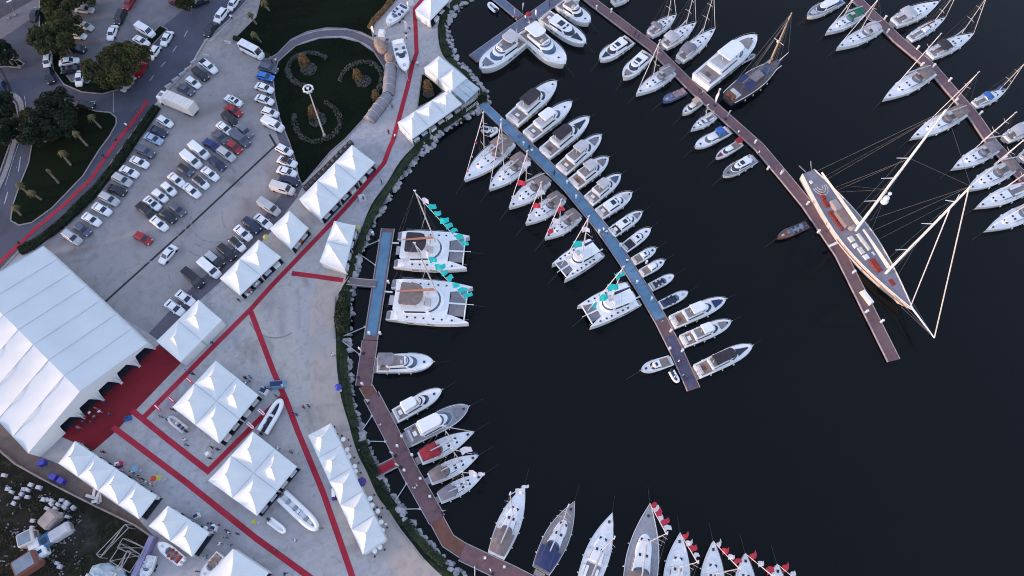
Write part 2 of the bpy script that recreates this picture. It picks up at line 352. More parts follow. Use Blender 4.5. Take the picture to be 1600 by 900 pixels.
ISB = [(-120, 146), (0, 151), (15, 152), (25, 163), (28, 178), (22, 205), (15, 228), (0, 270), (-30, 340), (-160, 420)]
VRG = [(80, 80), (84, 110), (100, 132), (128, 144), (160, 147), (186, 140), (205, 116), (235, 74), (262, 46), (250, 40), (215, 78), (190, 100), (152, 114), (138, 130), (112, 128), (96, 108), (95, 90), (104, 40), (112, -10), (118, -60), (66, -60), (62, 0), (62, 50)]
MED = [(-60, 97), (-10, 96), (10, 93), (30, 94), (38, 100), (33, 106), (10, 104), (-60, 112)]
TRI = [(659, 117), (668, 117), (693, 143), (674, 158), (652, 169)]
ring = [(424, 102), (434, 88), (458, 68), (487, 56), (512, 52), (541, 52), (566, 60), (586, 72), (600, 92), (606, 112)]
band('ring_path', ring, 1.9, Z2 + .02, PAVE, 'curved purple paver path round the lawn', 'path', sm=4)
def island(nm, px, label, cat='lawn', m=GRASS, sm=0):
    w_ = PP(px, LAND)
    tag(MB().sheet([(q.x, q.y, LAND + .09) for q in w_]).build(nm, m), label, cat, kind='structure')
    k = MB(); k.strip([tuple(q) for q in w_] + [tuple(w_[0])], .28, LAND, LAND + .13)
    tag(k.build('kerb', KERB), 'kerb round the ' + label, 'kerb', kind='structure')
island('lawn', PK1, 'wide upper lawn beyond the ring path')
island('lawn', PK2, 'round lawn with shrub rings')
island('lawn', ISA, 'palm island between the two roads')
island('lawn', ISB, 'grass at the left edge of the road')
island('grass_verge', VRG, 'tree verge of the old parking lot', m=GRASS)
island('traffic_island', MED, 'narrow grass traffic island', m=GRASS)
island('planting_bed', TRI, 'triangular planting bed beside the tents', m=GRASS)
band('pavement', [(-30, 148), (15, 147), (30, 156), (34, 172), (30, 196), (20, 232), (6, 275), (-30, 350)], 1.1, Z2 + .1, KERB, 'grey pavement round the left lawn', 'pavement', h=1, sm=3)
band('pavement', [(-40, 438), (0, 424), (31, 391), (92, 352), (130, 315), (152, 293), (178, 250), (203, 216), (225, 186), (246, 164)], .5, LAND + .12, KERB, 'kerb between the road and the long hedge', 'kerb', h=1)
band('kerb', [(262, 142), (296, 108), (322, 65), (357, 34), (388, 0), (412, -40)], .3, LAND + .12, KERB, 'kerb along the upper road', 'kerb', h=1)
band('pavement', [(335, 75), (372, 38), (405, -5)], 4.2, Z2, mat('pale_pavement', (0.24, 0.22, 0.215), .9, .2, 1.0), 'pale pavement strip beside the upper road', 'pavement')
band('drain_channel', [(165, 471), (300, 349), (431, 227), (421, 210)], .45, Z3, BLACK, 'black drain line across the car park', 'drain')
PAINT = mat('road_paint', (0.42, 0.42, 0.45), .7, .3, 2)
k = MB()
for a, c in (((258, 97), (251, 105)), ((240, 118), (234, 126)), ((32, 245), (29, 268)), ((276, 72), (270, 81)), ((12, 300), (7, 318)), ((293, 48), (288, 57)), ((150, 158), (127, 160)), ((25, 262), (26, 262))):
    k.strip(PP([a, c], LAND), .16, Z1, Z2 + .001)
k.strip(PP([(177, 138), (177, 176)], LAND), .1, Z1, Z2 + .001)
k.strip(PP([(38, 150), (42, 175), (36, 205), (22, 245), (8, 290)], LAND), .1, Z1, Z2 + .001)
tag(k.build('road_markings', PAINT), 'pale painted road dashes and edge lines', 'road marking', kind='structure')
band('drain_channel', [(0, 106), (10, 125), (17, 143)], .5, Z2, BLACK, 'dark speed hump at the left edge', 'drain')
# tyre marks in the car park
for cx, cy, r0, a0, a1 in ((345, 330, 7.5, 150, 330), (345, 330, 9.2, 170, 320), (385, 330, 5, 180, 300), (222, 455, 5.5, -20, 150), (438, 470, 6.5, 215, 300), (345, 330, 6.2, 160, 300)):
    c = P(cx, cy, LAND); pts = [(c.x + r0 * math.cos(R(a0 + (a1 - a0) * i / 24)), c.y + r0 * 1.2 * math.sin(R(a0 + (a1 - a0) * i / 24))) for i in range(25)]
    tag(MB().strip(pts, .3, Z1, Z3 + .002).build('tyre_mark', mat('tyre_mark', (0.245, 0.23, 0.235), .9, .3, 1.2)), 'faint curved tyre marks on the concrete', 'tyre mark', kind='structure')

BEACH = layered('sandy_concrete', (0.43, 0.355, 0.31), [((0.27, 0.24, 0.225), 0.5, .45, .7, .6, 0.8), ((0.34, 0.33, 0.34), 0.06, .48, .6, .7, .5), ((0.45, 0.41, 0.38), 1.5, .58, .75, .5, 0.2)])
SH_ = [(545, 432), (533, 452), (525, 475), (524, 500), (524, 537), (525, 570), (529, 605), (534, 630), (544, 662), (549, 682), (559, 712), (571, 735), (589, 775), (606, 797), (624, 825), (644, 850), (661, 872), (681, 892), (704, 912), (740, 942)]
band('shore_walk', SH_, 5.0, Z1, BEACH, 'sandy worn concrete strip along the shore', 'pavement', side=-1, sm=3)
# carpets
def carpet(px, wd, label, m=RED, z=LAND + .03, sm=0, group=None):
    pts = PP(px, LAND); return tag(MB().strip(pts, wd, z - .02, z).build('red_carpet', m), label, 'carpet', group)
carpet([(-60, 464), (0, 410), (57, 356), (100, 320), (142, 280), (162, 250), (181, 224), (214, 182), (231, 157)], .85, 'red carpet laid along the road beside the hedge')
carpet([(672, -14), (659, 0), (648, 14), (650, 60), (651, 83), (644, 103), (637, 135), (614, 220), (610, 228), (600, 255), (540, 325), (507, 360), (425, 446), (392, 483), (330, 545), (222, 655)], 1.0, 'long main red carpet running past all the tents')
carpet([(456, 427), (495, 432), (536, 438)], 1.0, 'short red carpet leading to the catamaran pontoon', z=LAND + .034)
carpet([(392, 487), (427, 580), (447, 625), (465, 673), (505, 770), (552, 905), (570, 950)], 1.0, 'straight red carpet running past the row of five tents', z=LAND + .034)
carpet([(206, 641), (265, 689), (325, 736), (385, 676), (441, 620)], 1.0, 'V-shaped red carpet between the two four-peak tents', z=LAND + .038)
carpet([(176, 667), (290, 753), (400, 841), (484, 902), (520, 930)], 1.0, 'red carpet running beside the lower tents to the bottom edge', z=LAND + .034)
q = [(249, 538), (283, 567), (213, 640), (180, 675), (146, 704), (90, 680), (100, 668)]
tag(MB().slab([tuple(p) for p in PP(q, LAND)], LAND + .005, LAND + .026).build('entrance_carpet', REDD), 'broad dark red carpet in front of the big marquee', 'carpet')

# low walls
def wall(px, wd, h, m, label, nm='low_wall', cat='wall', side=0):
    return tag(MB().strip(PP(px, LAND), wd, LAND - .2, LAND + h, side).build(nm, m), label, cat)
WALLM = mat('wall_render', (0.22, 0.19, 0.175), .9, .2, 1.2)
wall([(-60, 692), (0, 703), (27, 726), (63, 746), (109, 770), (157, 794), (213, 821), (238, 838)], .25, .7, WALLM, 'long low wall between the tents and the waste ground')
wall([(474, 291), (510, 256), (546, 221)], .6, .55, mat('pale_wall', (0.27, 0.25, 0.25), .9, .15, 1.5), 'pale straight low wall at the edge of the round lawn')
wall([(604, 797), (625, 827), (645, 853), (662, 875)], .3, .3, mat('pale_wall', (0.3, 0.28, 0.28)), 'low kerb wall along the lower shore')
wall([(524, 464), (523, 500), (523, 530)], .2, .3, mat('pale_wall', (0.3, 0.28, 0.28)), 'low kerb wall beside the bushes at the shore')

# ------------------------------------------------------------------ pontoons
def pontoon(px, wd, label, m=PONT, z=.55, nm='pontoon'):
    pts = PP(px, z); r = thing(nm, label, 'pontoon', (pts[0].x, pts[0].y, 0))
    loc = [(p.x - pts[0].x, p.y - pts[0].y) for p in pts]
    MB().strip(loc, wd, .05, z).build('deck', m, r)
    L_, R_ = offs(loc, wd)
    for ln in (L_, R_):
        MB().strip([(a.x, a.y) for a in ln], .14, z - .25, z + .05).build('edge_trim', PTRIM, r)
    for a, c in zip(loc, loc[1:]):
        d = Vector(c) - Vector(a); nn = max(1, int(d.length / 6))
        for i in range(nn):
            q_ = Vector(a) + d * ((i + .5) / nn); MB().box(q_.x, q_.y, -.05, 1.6, wd * .9, .5, math.atan2(d.y, d.x)).build('float', mat('float_concrete', (0.2, 0.19, 0.2)), r)
    return r
pontoon([(700, -60), (779, -1), (813, 27)], 2.1, 'short blue-grey pontoon arm at the top meeting the wider one')
pontoon([(739, 91.5), (800, 48), (863, 3.7), (900, -24)], 2.7, 'wide blue-grey pontoon behind the four big yachts at the top')
pontoon([(786, 193), (827, 231), (888, 292), (942, 358), (977, 409), (1010, 461), (1034, 502), (1058, 550), (1084, 608)], 2.5, 'long central pontoon with blue carpet and boats on both sides')
pontoon([(905, -14), (928, 4), (1018, 72), (1086, 140), (1186, 229), (1230, 281), (1262, 320), (1314, 397), (1343, 455), (1397, 563)], 2.4, 'longest brown pontoon, running down to the big schooner')
pontoon([(1318, -30), (1344, 4), (1403, 61), (1456, 105), (1523, 182), (1550, 222), (1596, 273), (1660, 345)], 2.5, 'brown pontoon at the right edge between the sailboats')
pontoon([(606, 357), (579, 531)], 2.7, 'short straight pontoon with blue carpet behind the catamarans')
pontoon([(578, 532), (568, 603)], 3.0, 'brown pontoon section behind the single motor yacht')
pontoon([(570, 601), (584, 625)], 2.4, 'red-brown connecting deck below the brown section', PONTR, .5)
pontoon([(580, 618), (610, 675), (641, 738), (683, 812)], 3.0, 'straight brown pontoon beside the three sailboats')
pontoon([(681, 810), (700, 845), (726, 862)], 2.5, 'bent red-brown connecting deck near the bottom', PONTR, .5)
pontoon([(722, 862), (800, 899), (880, 940)], 3.0, 'brown pontoon leaving at the bottom edge')
pontoon([(744, 153), (788, 195)], 1.8, 'narrow blue-grey gangway from the tents to the central pontoon', BLUEC, .8, nm='gangway')
pontoon([(542, 439), (588, 443)], 1.5, 'brown gangway from the shore to the catamaran pontoon', WALKP, .9, nm='gangway')
gw = pontoon([(577, 743), (618, 722)], 1.9, 'gangway with a red carpet and grey side rails', WALKP, .9, nm='gangway')
tag(MB().strip(PP([(582, 741), (616, 723)], .95), 1.3, .93, .97).build('red_carpet', RED), 'red carpet on the gangway over the rocks', 'carpet')
BLU = mat('blue_pier', (0.11, 0.135, 0.20), .85, .15, 1.0)
def deckcarpet(px, wd, label, m=BLUEC):
    tag(MB().strip(PP(px, .57), wd, .555, .58).build('blue_carpet', m), label, 'carpet')
deckcarpet([(788, 195), (827, 231), (888, 292), (942, 358), (977, 409), (1010, 461), (1032, 498)], 2.1, 'blue carpet down the upper length of the central pontoon')
deckcarpet([(605, 363), (580, 524)], 2.0, 'blue carpet on the pontoon behind the catamarans')
deckcarpet([(700, -60), (779, -1), (811, 25)], 1.9, 'blue-grey carpet on the short top pontoon arm', BLU)
deckcarpet([(741, 90), (800, 48), (863, 3.7), (900, -24)], 2.5, 'blue-grey carpet on the wide top pontoon', BLU)
deckcarpet([(1046, 525), (1058, 550), (1083, 605)], 1.9, 'faded blue-purple carpet at the end of the central pontoon', mat('faded_carpet', (0.09, 0.085, 0.14), .9, .2, 1))
for i, (a, c) in enumerate((((565, 387), (592, 376)), ((559, 395), (586, 414)), ((537, 525), (570, 511)), ((531, 530), (562, 554)), ((566, 672), (581, 650)), ((560, 689), (602, 690)), ((610, 794), (635, 756)), ((610, 796), (656, 795)), ((742, 884), (742, 915)))):
    p0 = P(*a, .9); p1 = P(*c, .5); r_ = thing('mooring_boom', 'thin pale mooring boom from the shore, ' + ORD[i + 1] + ' from the top', 'boom', (p0.x, p0.y, 0), 0, 'mooring booms holding the shore pontoons')
    MB().tube((0, 0, .9), (p1.x - p0.x, p1.y - p0.y, .5), .09).build('bar', POSTM, r_); MB().box(p1.x - p0.x, p1.y - p0.y, .55, .4, .4, .12).build('bracket', POSTM, r_)

# ------------------------------------------------------------------ tents
def tentunit(cs, label, peak=2.1, open_sides=(1,), group=None, eave=None):
    E = cs[0].z; c = sum(cs, Vector()) / 4
    base = LAND; r = thing('pagoda_tent', label, 'tent', (c.x, c.y, base), 0, group)
    L_ = [Vector((q.x - c.x, q.y - c.y, E - base)) * 1.0 for q in cs]
    L_ = [Vector((q.x * .993, q.y * .993, q.z)) for q in L_]
    n = 8; m = MB()
    S_ = [0, .1, .22, .36, .5, .64, .76, .87, .95, 1.0]
    wr_k = [random.uniform(0, 99) for _ in range(4)]
    for e in range(4):
        a, b_ = L_[e], L_[(e + 1) % 4]; rings = []
        for s_ in S_:
            rr = []
            for k in range(n + 1):
                t = k / n; q_ = a.lerp(b_, t); mid_ = math.sin(math.pi * t)
                sag = .19 * mid_ * math.sin(math.pi * min(1, s_ * 1.15 + .05)) * (1 - s_ * .8) + .05 * mid_ * mnoise.noise(Vector((t * 5 + wr_k[e], s_ * 5, e)))
                kk = 1 - s_ * .985
                rr.append((q_.x * kk, q_.y * kk, q_.z + peak * (.30 * s_ + .70 * s_ ** 2.3) - sag))
            rings.append(rr)
        m.loft(rings, False, False, closed=False)
    rf = m.build('roof', TENT, r, True)
    MB().box(0, 0, E - base + peak + .05, .16, .16, .22).build('finial', POSTM, r)
    me = rf.data
    # valance
    v = MB()
    for e in range(4):
        a, b_ = L_[e], L_[(e + 1) % 4]; d = (b_ - a).normalized(); nn = Vector((d.y, -d.x, 0)) * .012
        N_ = 12
        for k in range(N_):
            q0, q1 = a.lerp(b_, k / N_) + nn, a.lerp(b_, (k + 1) / N_) + nn
            v.add([q0, q1, q1 - Vector((0, 0, .32)), q0 - Vector((0, 0, .32))], [(0, 1, 2, 3)])
    v.build('valance', TENT, r)
    for q_ in L_:
        qq = q_ * .985; MB().box(qq.x, qq.y, (E - base) / 2 - .02, .12, .12, E - base - .04).build('post', POSTM, r)
    if open_sides: MB().sheet([(q_.x * .96, q_.y * .96, .045) for q_ in L_]).build('floor', INSHADE, r)  # added floor, coloured near-black to paint the shade under the roof
    for e in range(4):
        if e in open_sides: continue
        a, b_ = L_[e] * .98, L_[(e + 1) % 4] * .98; z0 = .02; z1 = E - base - .05; w_ = MB()
        for k in range(8):
            q0, q1 = a.lerp(b_, k / 8), a.lerp(b_, (k + 1) / 8); off = .04 * (k % 2)
            w_.add([(q0.x, q0.y, z0), (q1.x, q1.y, z0), (q1.x, q1.y, z1), (q0.x, q0.y, z1)], [(0, 1, 2, 3)])
        w_.build('side_wall', TENT, r)
    return r, L_, c
TC = [0]
def tentrow(A, B, C, D, n, m, names, z=3.85, peak=2.1, opn=(1,), group=None, furn=True, endopen=False):
    """A-B is one short side, A-D runs along the row; A,B,C,D corner pixels of the eaves"""
    a, b_, c, d = (P(*q_, z) for q_ in (A, B, C, D)); k = 0
    for i in range(n):
        for j in range(m):
            g = lambda u, v: a.lerp(d, u).lerp(b_.lerp(c, u), v)
            cs = [g(i / n, j / m), g(i / n, (j + 1) / m), g((i + 1) / n, (j + 1) / m), g((i + 1) / n, j / m)]
            op = set(opn)
            if i < n - 1 or endopen: op.add(2)
            if i > 0: op.add(0)
            if j < m - 1: op.add(1)
            if j > 0: op.add(3)
            r, L_, cc = tentunit(cs, names[k], peak, op, group)
            k += 1
            if furn and j == m - 1 and 1 in opn:
                mid = (L_[1] + L_[2]) / 2; dr = (L_[2] - L_[1]).normalized(); inn = Vector((-mid.x, -mid.y, 0)).normalized()
                TC[0] += 1
                for sgn in (-1, 1):
                    q_ = cc + mid * .97 + dr * (1.15 * sgn) + inn * .35; q_.z = LAND + .02
                    t = thing('display_table', ('left' if sgn > 0 else 'right') + ' table under ' + names[k - 1].replace('peaked ', '').replace('white ', '').replace('in the row of four by the waste ground', 'in the waste-ground row'), 'table', tuple(q_), math.atan2(dr.y, dr.x), 'display tables at the tent fronts')
                    MB().box(0, 0, .9, 1.5, .7, .06).build('table_top', random.choice([WHITE, WDECK, LGRYCV]), t)
                    MB().box(0, 0, .44, 1.36, .56, .84).build('table_skirt', random.choice([NAVY, DKCV, WHITE, GRYCV]), t)
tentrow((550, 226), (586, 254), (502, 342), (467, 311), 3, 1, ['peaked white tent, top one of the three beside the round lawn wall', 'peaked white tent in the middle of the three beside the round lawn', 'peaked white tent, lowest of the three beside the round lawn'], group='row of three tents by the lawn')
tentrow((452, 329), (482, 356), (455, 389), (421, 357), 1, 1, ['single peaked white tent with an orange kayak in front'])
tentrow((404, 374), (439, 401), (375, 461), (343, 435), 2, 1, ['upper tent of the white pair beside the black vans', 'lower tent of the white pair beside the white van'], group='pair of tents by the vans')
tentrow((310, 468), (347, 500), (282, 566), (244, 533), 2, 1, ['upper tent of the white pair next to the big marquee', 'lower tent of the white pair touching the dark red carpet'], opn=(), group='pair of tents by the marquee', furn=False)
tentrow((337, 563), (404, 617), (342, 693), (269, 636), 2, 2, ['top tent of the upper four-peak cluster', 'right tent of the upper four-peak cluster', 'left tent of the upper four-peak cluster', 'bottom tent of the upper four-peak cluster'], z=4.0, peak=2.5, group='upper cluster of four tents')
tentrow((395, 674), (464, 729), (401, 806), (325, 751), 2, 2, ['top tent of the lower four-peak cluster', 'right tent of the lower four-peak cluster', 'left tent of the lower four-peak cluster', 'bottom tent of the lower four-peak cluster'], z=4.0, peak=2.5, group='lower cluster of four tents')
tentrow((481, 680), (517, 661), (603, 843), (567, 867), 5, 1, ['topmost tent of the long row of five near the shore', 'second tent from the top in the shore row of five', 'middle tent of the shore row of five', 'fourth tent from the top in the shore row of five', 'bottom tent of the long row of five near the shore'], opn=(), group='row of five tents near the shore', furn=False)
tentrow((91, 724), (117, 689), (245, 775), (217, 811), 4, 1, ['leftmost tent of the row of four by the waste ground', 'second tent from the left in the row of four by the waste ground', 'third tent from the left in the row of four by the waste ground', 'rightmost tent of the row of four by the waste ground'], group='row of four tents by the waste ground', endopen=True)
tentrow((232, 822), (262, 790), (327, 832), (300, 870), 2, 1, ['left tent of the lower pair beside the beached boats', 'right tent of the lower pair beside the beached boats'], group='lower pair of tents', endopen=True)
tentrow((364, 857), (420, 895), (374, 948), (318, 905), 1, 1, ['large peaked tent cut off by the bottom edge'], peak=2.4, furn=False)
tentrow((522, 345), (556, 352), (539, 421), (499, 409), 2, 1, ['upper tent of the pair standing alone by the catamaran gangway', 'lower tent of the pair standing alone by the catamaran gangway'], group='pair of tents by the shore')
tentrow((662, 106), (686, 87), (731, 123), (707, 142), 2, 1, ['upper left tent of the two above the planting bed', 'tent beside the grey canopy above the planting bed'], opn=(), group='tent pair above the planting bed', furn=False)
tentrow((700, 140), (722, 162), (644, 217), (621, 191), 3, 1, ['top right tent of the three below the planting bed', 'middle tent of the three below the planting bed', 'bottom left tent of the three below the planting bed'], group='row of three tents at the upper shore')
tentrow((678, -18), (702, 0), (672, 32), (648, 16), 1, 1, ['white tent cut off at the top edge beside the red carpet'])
# grey lean-to canopy
cs = PP([(706, 142), (729, 122), (750, 138), (727, 160)], 3.9); c = sum(cs, Vector()) / 4
r = thing('canopy', 'flat translucent grey canopy at the head of the central pontoon', 'canopy', (c.x, c.y, LAND))
cv = mat('grey_sheet', (0.36, 0.43, 0.48), .5, .08, .8)
for i in range(3):
    L_ = [cs[0].lerp(cs[1], i / 3 + .01), cs[0].lerp(cs[1], (i + 1) / 3 - .01), cs[3].lerp(cs[2], (i + 1) / 3 - .01), cs[3].lerp(cs[2], i / 3 + .01)]
    MB().loft([[(q.x - c.x, q.y - c.y, z) for q in L_] for z in (2.62, 2.7)]).build('roof_panel', cv, r)
for q in cs: MB().box((q.x - c.x) * .96, (q.y - c.y) * .96, 1.3, .12, .12, 2.6).build('post', POSTM, r)
# railings at the head of the pontoon
for i, (a, c) in enumerate((((724, 170), (741, 158)), ((729, 176), (746, 163)))):
    p0, p1 = P(*a, LAND), P(*c, LAND); m = MB()
    for k in range(9): q = p0.lerp(p1, k / 8); m.tube(q, q + Vector((0, 0, 1.0)), .03)
    for h in (.5, 1.0): m.tube(p0 + Vector((0, 0, h)), p1 + Vector((0, 0, h)), .03)
    tag(m.build('railing', WHITE), ('upper' if i == 0 else 'lower') + ' white railing by the head of the central pontoon', 'railing')

# ---- big marquee
pr = P(244, 545, LAND); pl = P(63, 714, LAND); ax = (pl - pr); Wd = ax.length; ax.normalize()
ay = Vector((-ax.y, ax.x, 0));
if ay.dot(Vector((-1, 1, 0))) < 0: ay = -ay
EH, RH = 3.3, 6.4; Ln = (P(66, 385, LAND + EH) - P(237, 529, LAND + EH)).length; print('hall', Wd, Ln)
root = thing('marquee', 'huge white two-slope marquee hall with arched front doorways', 'tent', (pr.x, pr.y, LAND), math.atan2(ax.y, ax.x))
# local: x along the gable 0..Wd, y = direction ay
sg = 1 if (Vector((-ax.y, ax.x, 0))).dot(ay) > 0 else -1
bays = 7; bw = Ln / bays
for side in (0, 1):
    for i in range(bays):
        m = MB(); NX, NY = 22, 10; vs = []
        for iy in range(NY + 1):
            y = sg * (i * bw + bw * iy / NY)
            for ix in range(NX + 1):
                t = ix / NX; x = Wd / 2 * t if side == 0 else Wd - Wd / 2 * t
                z = lp(EH, RH, t) - .22 * math.sin(math.pi * iy / NY) - .12 * math.sin(math.pi * t) + .05 * mnoise.noise(Vector((x * .3, y * .3, side * 9)))
                if side: wp_ = ax * x + Vector((-ax.y, ax.x, 0)) * y; z += .11 * math.sin((wp_.x * -.24 + wp_.y * .97) * 1.45 + .8 * mnoise.noise(Vector((x * .12, y * .12, 4)))) * min(1, t * 4) * min(1, (1 - t) * 5)
                vs.append((x, y, z))
        fs = []
        for iy in range(NY):
            for ix in range(NX):
                a = iy * (NX + 1) + ix; fs.append((a, a + 1, a + NX + 2, a + NX + 1))
        m.add(vs, fs); m.build('roof_panel', BIGT, root, True)
for i in range(bays + 1):
    y = sg * i * bw; m = MB()
    m.tube((0, y, EH), (Wd / 2, y, RH), .05); m.tube((Wd, y, EH), (Wd / 2, y, RH), .05)
    m.build('roof_beam', SEAM, root)
m = MB(); NA = 5; ns = 16
aw = Wd * .80 / NA
cuts = [k * aw / ns for k in range(NA * ns + 1)] + [aw * NA + (Wd - aw * NA) * q_ / 6 for q_ in range(1, 7)]
def bot(x):
    if x > aw * NA: return 0
    u = (x % aw) / aw
    return 2.9 * min(1, max(0, (.42 - abs(u - .5)) / .16)) ** .7 if abs(u - .5) < .42 else 0
def top(x): return lp(EH, RH, 1 - abs(x - Wd / 2) / (Wd / 2)) - .02
for x0, x1 in zip(cuts, cuts[1:]):
    b0, b1 = bot(x0 + 1e-4), bot(x1 - 1e-4); y = -sg * .02
    b0 = min(b0, top(x0) - .3); b1 = min(b1, top(x1) - .3)
    m.add([(x0, y, b0), (x1, y, b1), (x1, y, top(x1)), (x0, y, top(x0))], [(0, 1, 2, 3)])
m.build('front_wall', TENT, root)
m = MB()
for x in (0, Wd): m.add([(x, 0, 0), (x, sg * Ln, 0), (x, sg * Ln, EH), (x, 0, EH)], [(0, 1, 2, 3)])
m.add([(0, sg * Ln, 0), (Wd, sg * Ln, 0), (Wd, sg * Ln, EH), (Wd / 2, sg * Ln, RH), (0, sg * Ln, EH)], [(0, 1, 2, 3, 4)])
m.build('side_wall', TENT, root)
MB().box(Wd / 2, sg * Ln / 2, .03, Wd - .4, Ln - .6, .05).build('floor', INSHADE, root)  # hall floor almost black, its indoor shade put into the colour
for k in range(1, NA):
    MB().box(k * aw, -sg * .35, 1.4, .5, .5, 2.6, 0, .4, .3).build('drape', TENT, root)
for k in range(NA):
    MB().box((k + .5) * aw, sg * 2.4, 1.2, aw * .9, .1, 2.3).build('doorway_shade', INSHADE, root)  # dark panels added behind the arches as painted doorway shade
# arch canopy frame on the roof cables
# ================================================================== boats
def wm_(t): return .92 + .08 * min(1, t / .45) if t < .45 else max(.03, (1 - ((t - .45) / .55) ** 2.9)) ** .66
def ws_(t): return 1 - .26 * (1 - t / .42) ** 2 if t < .42 else max(.02, 1 - ((t - .42) / .58) ** 1.85)
def wr_(t): return 1 if t < .5 else max(.05, (1 - ((t - .5) / .5) ** 2.2)) ** .6
def outline(x0, x1, w0, w1, n=5, nose=.35):
    """closed outline, rounded at the front; x0 aft, x1 forward, half widths w0 aft and w1 at the shoulder"""
    xf = x1 - (x1 - x0) * nose
    half = [(x0, w0 * .88), (x0 + .04 * (x1 - x0), w0), (xf, w1)]
    for k in range(1, n + 1):
        a = math.pi / 2 * k / n; half.append((xf + (x1 - xf) * math.sin(a), w1 * math.cos(a)))
    return [(x, -y) for x, y in half] + [(x, y) for x, y in reversed(half[:-1])]
def lift(o, z): return [(x, y, z) for x, y in o]
def inset(o, rr, rf, rs, x0, x1, w):
    out = []
    for x, y in o:
        t = (x - x0) / (x1 - x0); out.append((x + rr * (1 - t) - rf * t, y * (1 - rs / w)))
    return out
def hull(r, L, B, zd, wf, hm, dm, sheer=.25, bow_over=.06, flare=.86, rim=.09):
    N = 18; X = lambda t: (t - .5) * L; Z = lambda t: zd * (1 + sheer * t * t)
    rings = []
    for i in range(N + 1):
        t = i / N; w_ = B / 2 * wf(t); xb = X(t) - bow_over * L * max(0, (t - .6) / .4) ** 1.5
        zz = Z(t); wi_ = max(.01, w_ - rim)
        rings.append([(X(t), wi_, zz - .07), (X(t), wi_, zz), (X(t), w_, zz), ((X(t) + xb) / 2, w_ * (flare * .5 + .5) if t < .97 else w_ * .7, zz * .5), (xb, w_ * flare * (1 - .35 * max(0, t - .6)), -.05), (xb, w_ * .4, -.45),
                      (xb, -w_ * .4, -.45), (xb, -w_ * flare * (1 - .35 * max(0, t - .6)), -.05), ((X(t) + xb) / 2, -w_ * (flare * .5 + .5) if t < .97 else -w_ * .7, zz * .5), (X(t), -w_, zz), (X(t), -wi_, zz), (X(t), -wi_, zz - .07)])
    m = MB(); m.loft(rings, True, True, closed=False); ho = m.build('hull', hm, r)
    m = MB(); dr = [[(X(i / N), max(.01, B / 2 * wf(i / N) - rim) * s_, Z(i / N) - .06 + .04 * (1 - abs(s_))) for s_ in (-1, -.5, 0, .5, 1)] for i in range(N + 1)]
    m.loft(dr, False, False, closed=False); m.f = [tuple(reversed(f)) for f in m.f]; m.build('deck', dm, r)
    # dark window/accent line along the topsides
    return X, Z
def patch(r, name, m, t0, t1, k, wf, X, Z, B, lift_=.0, k2=None, n=8):
    """deck patch between stations t0..t1, k of the deck width"""
    mb = MB(); k2 = k if k2 is None else k2; rows = []
    for i in range(n + 1):
        t = lp(t0, t1, i / n); kk = lp(k, k2, i / n); w_ = B / 2 * wf(t) * kk
        rows.append([(X(t), s_ * w_, Z(t) + lift_) for s_ in (-1, 0, 1)])
    bot = [[(x, y, z - .06) for x, y, z in q] for q in rows]
    for q, b_ in zip(rows, bot): pass
    mb.loft([[b_[0], b_[2], q[2], q[1], q[0]] for q, b_ in zip(rows, bot)])
    return mb.build(name, m, r)
def block(r, name, m, x0, x1, w0, w1, z0, h, rf=0, rr=0, rs=.1, nose=.35, par=None):
    o = outline(x0, x1, w0, w1, 5, nose); w_ = max(w0, w1)
    t = inset(o, rr, rf, rs, x0, x1, w_)
    mid = [((a[0] + b_[0]) / 2, (a[1] + b_[1]) / 2) for a, b_ in zip(o, t)]
    tt = [(x * 1, y * .94) for x, y in inset(o, rr + .08, rf + .1, rs + .08, x0, x1, w_)]
    rings = [lift(o, z0), lift(t, z0 + h), lift(tt, z0 + h + .05)]
    ob = MB().loft(rings).build(name, m, par or r)
    return o, t, z0, h
def glassband(r, bk_, f0, f1, which, m=GLASS, name='windshield', par=None):
    o, t, z0, h = bk_; n = len(o); mb = MB(); c = (sum(p[0] for p in o) / n, 0)
    idx = {'front': range(3, n - 4), 'left': [1], 'right': [n - 3], 'all': range(1, n - 2), 'rear': [n - 1]}[which]
    def pt(i, f):
        i %= n; a, b_ = o[i], t[i]; x, y = a[0] + (b_[0] - a[0]) * f, a[1] + (b_[1] - a[1]) * f
        d = Vector((x - c[0], y)); d = d.normalized() * .03 if d.length > 0 else d
        return (x + d.x, y + d.y, z0 + h * f + .012)
    for i in idx:
        mb.add([pt(i, f0), pt(i + 1, f0), pt(i + 1, f1), pt(i, f1)], [(0, 1, 2, 3)])
    return mb.build(name, m, par or r)
def rail(r, L, B, wf, X, Z, t0=.55, t1=.99, h=.55, m=STEEL):
    mb = MB()
    for s_ in (-1, 1):
        pts = [(X(t), s_ * max(.02, B / 2 * wf(t) - .06), Z(t) + h) for t in [lp(t0, t1, i / 8) for i in range(9)]]
        mb.path(pts, .022, 4)
        for p in pts[::2]: mb.tube((p[0], p[1], p[2] - h), p, .018, None, 4)
    mb.build('bow_rail', m, r)
def fenders(r, L, B, wf, X, zd, n=3, sides=(-1, 1)):
    for s_ in sides:
        for k in range(n):
            t = .18 + .42 * k / max(1, n - 1); y = s_ * (B / 2 * wf(t) + .1)
            mb = MB(); mb.ell((X(t), y, zd * .55), .13, .13, .36, 6, 5); mb.build('fender', WDECK, r)
def line(r, L, zd, m=DROPE, n=1):
    mb = MB(); mb.tube((L * .49, 0, zd), (L * .49 + 3.2, .5, -.02), .03, None, 4);
    mb.build('mooring_line', m, r)
    mb = MB()
    for s_ in (-1, 1): mb.tube((-L * .48, s_ * .9, zd * .8), (-L * .5 - 1.6, s_ * 1.5, .6), .022, None, 4)
    mb.build('stern_line', m, r)
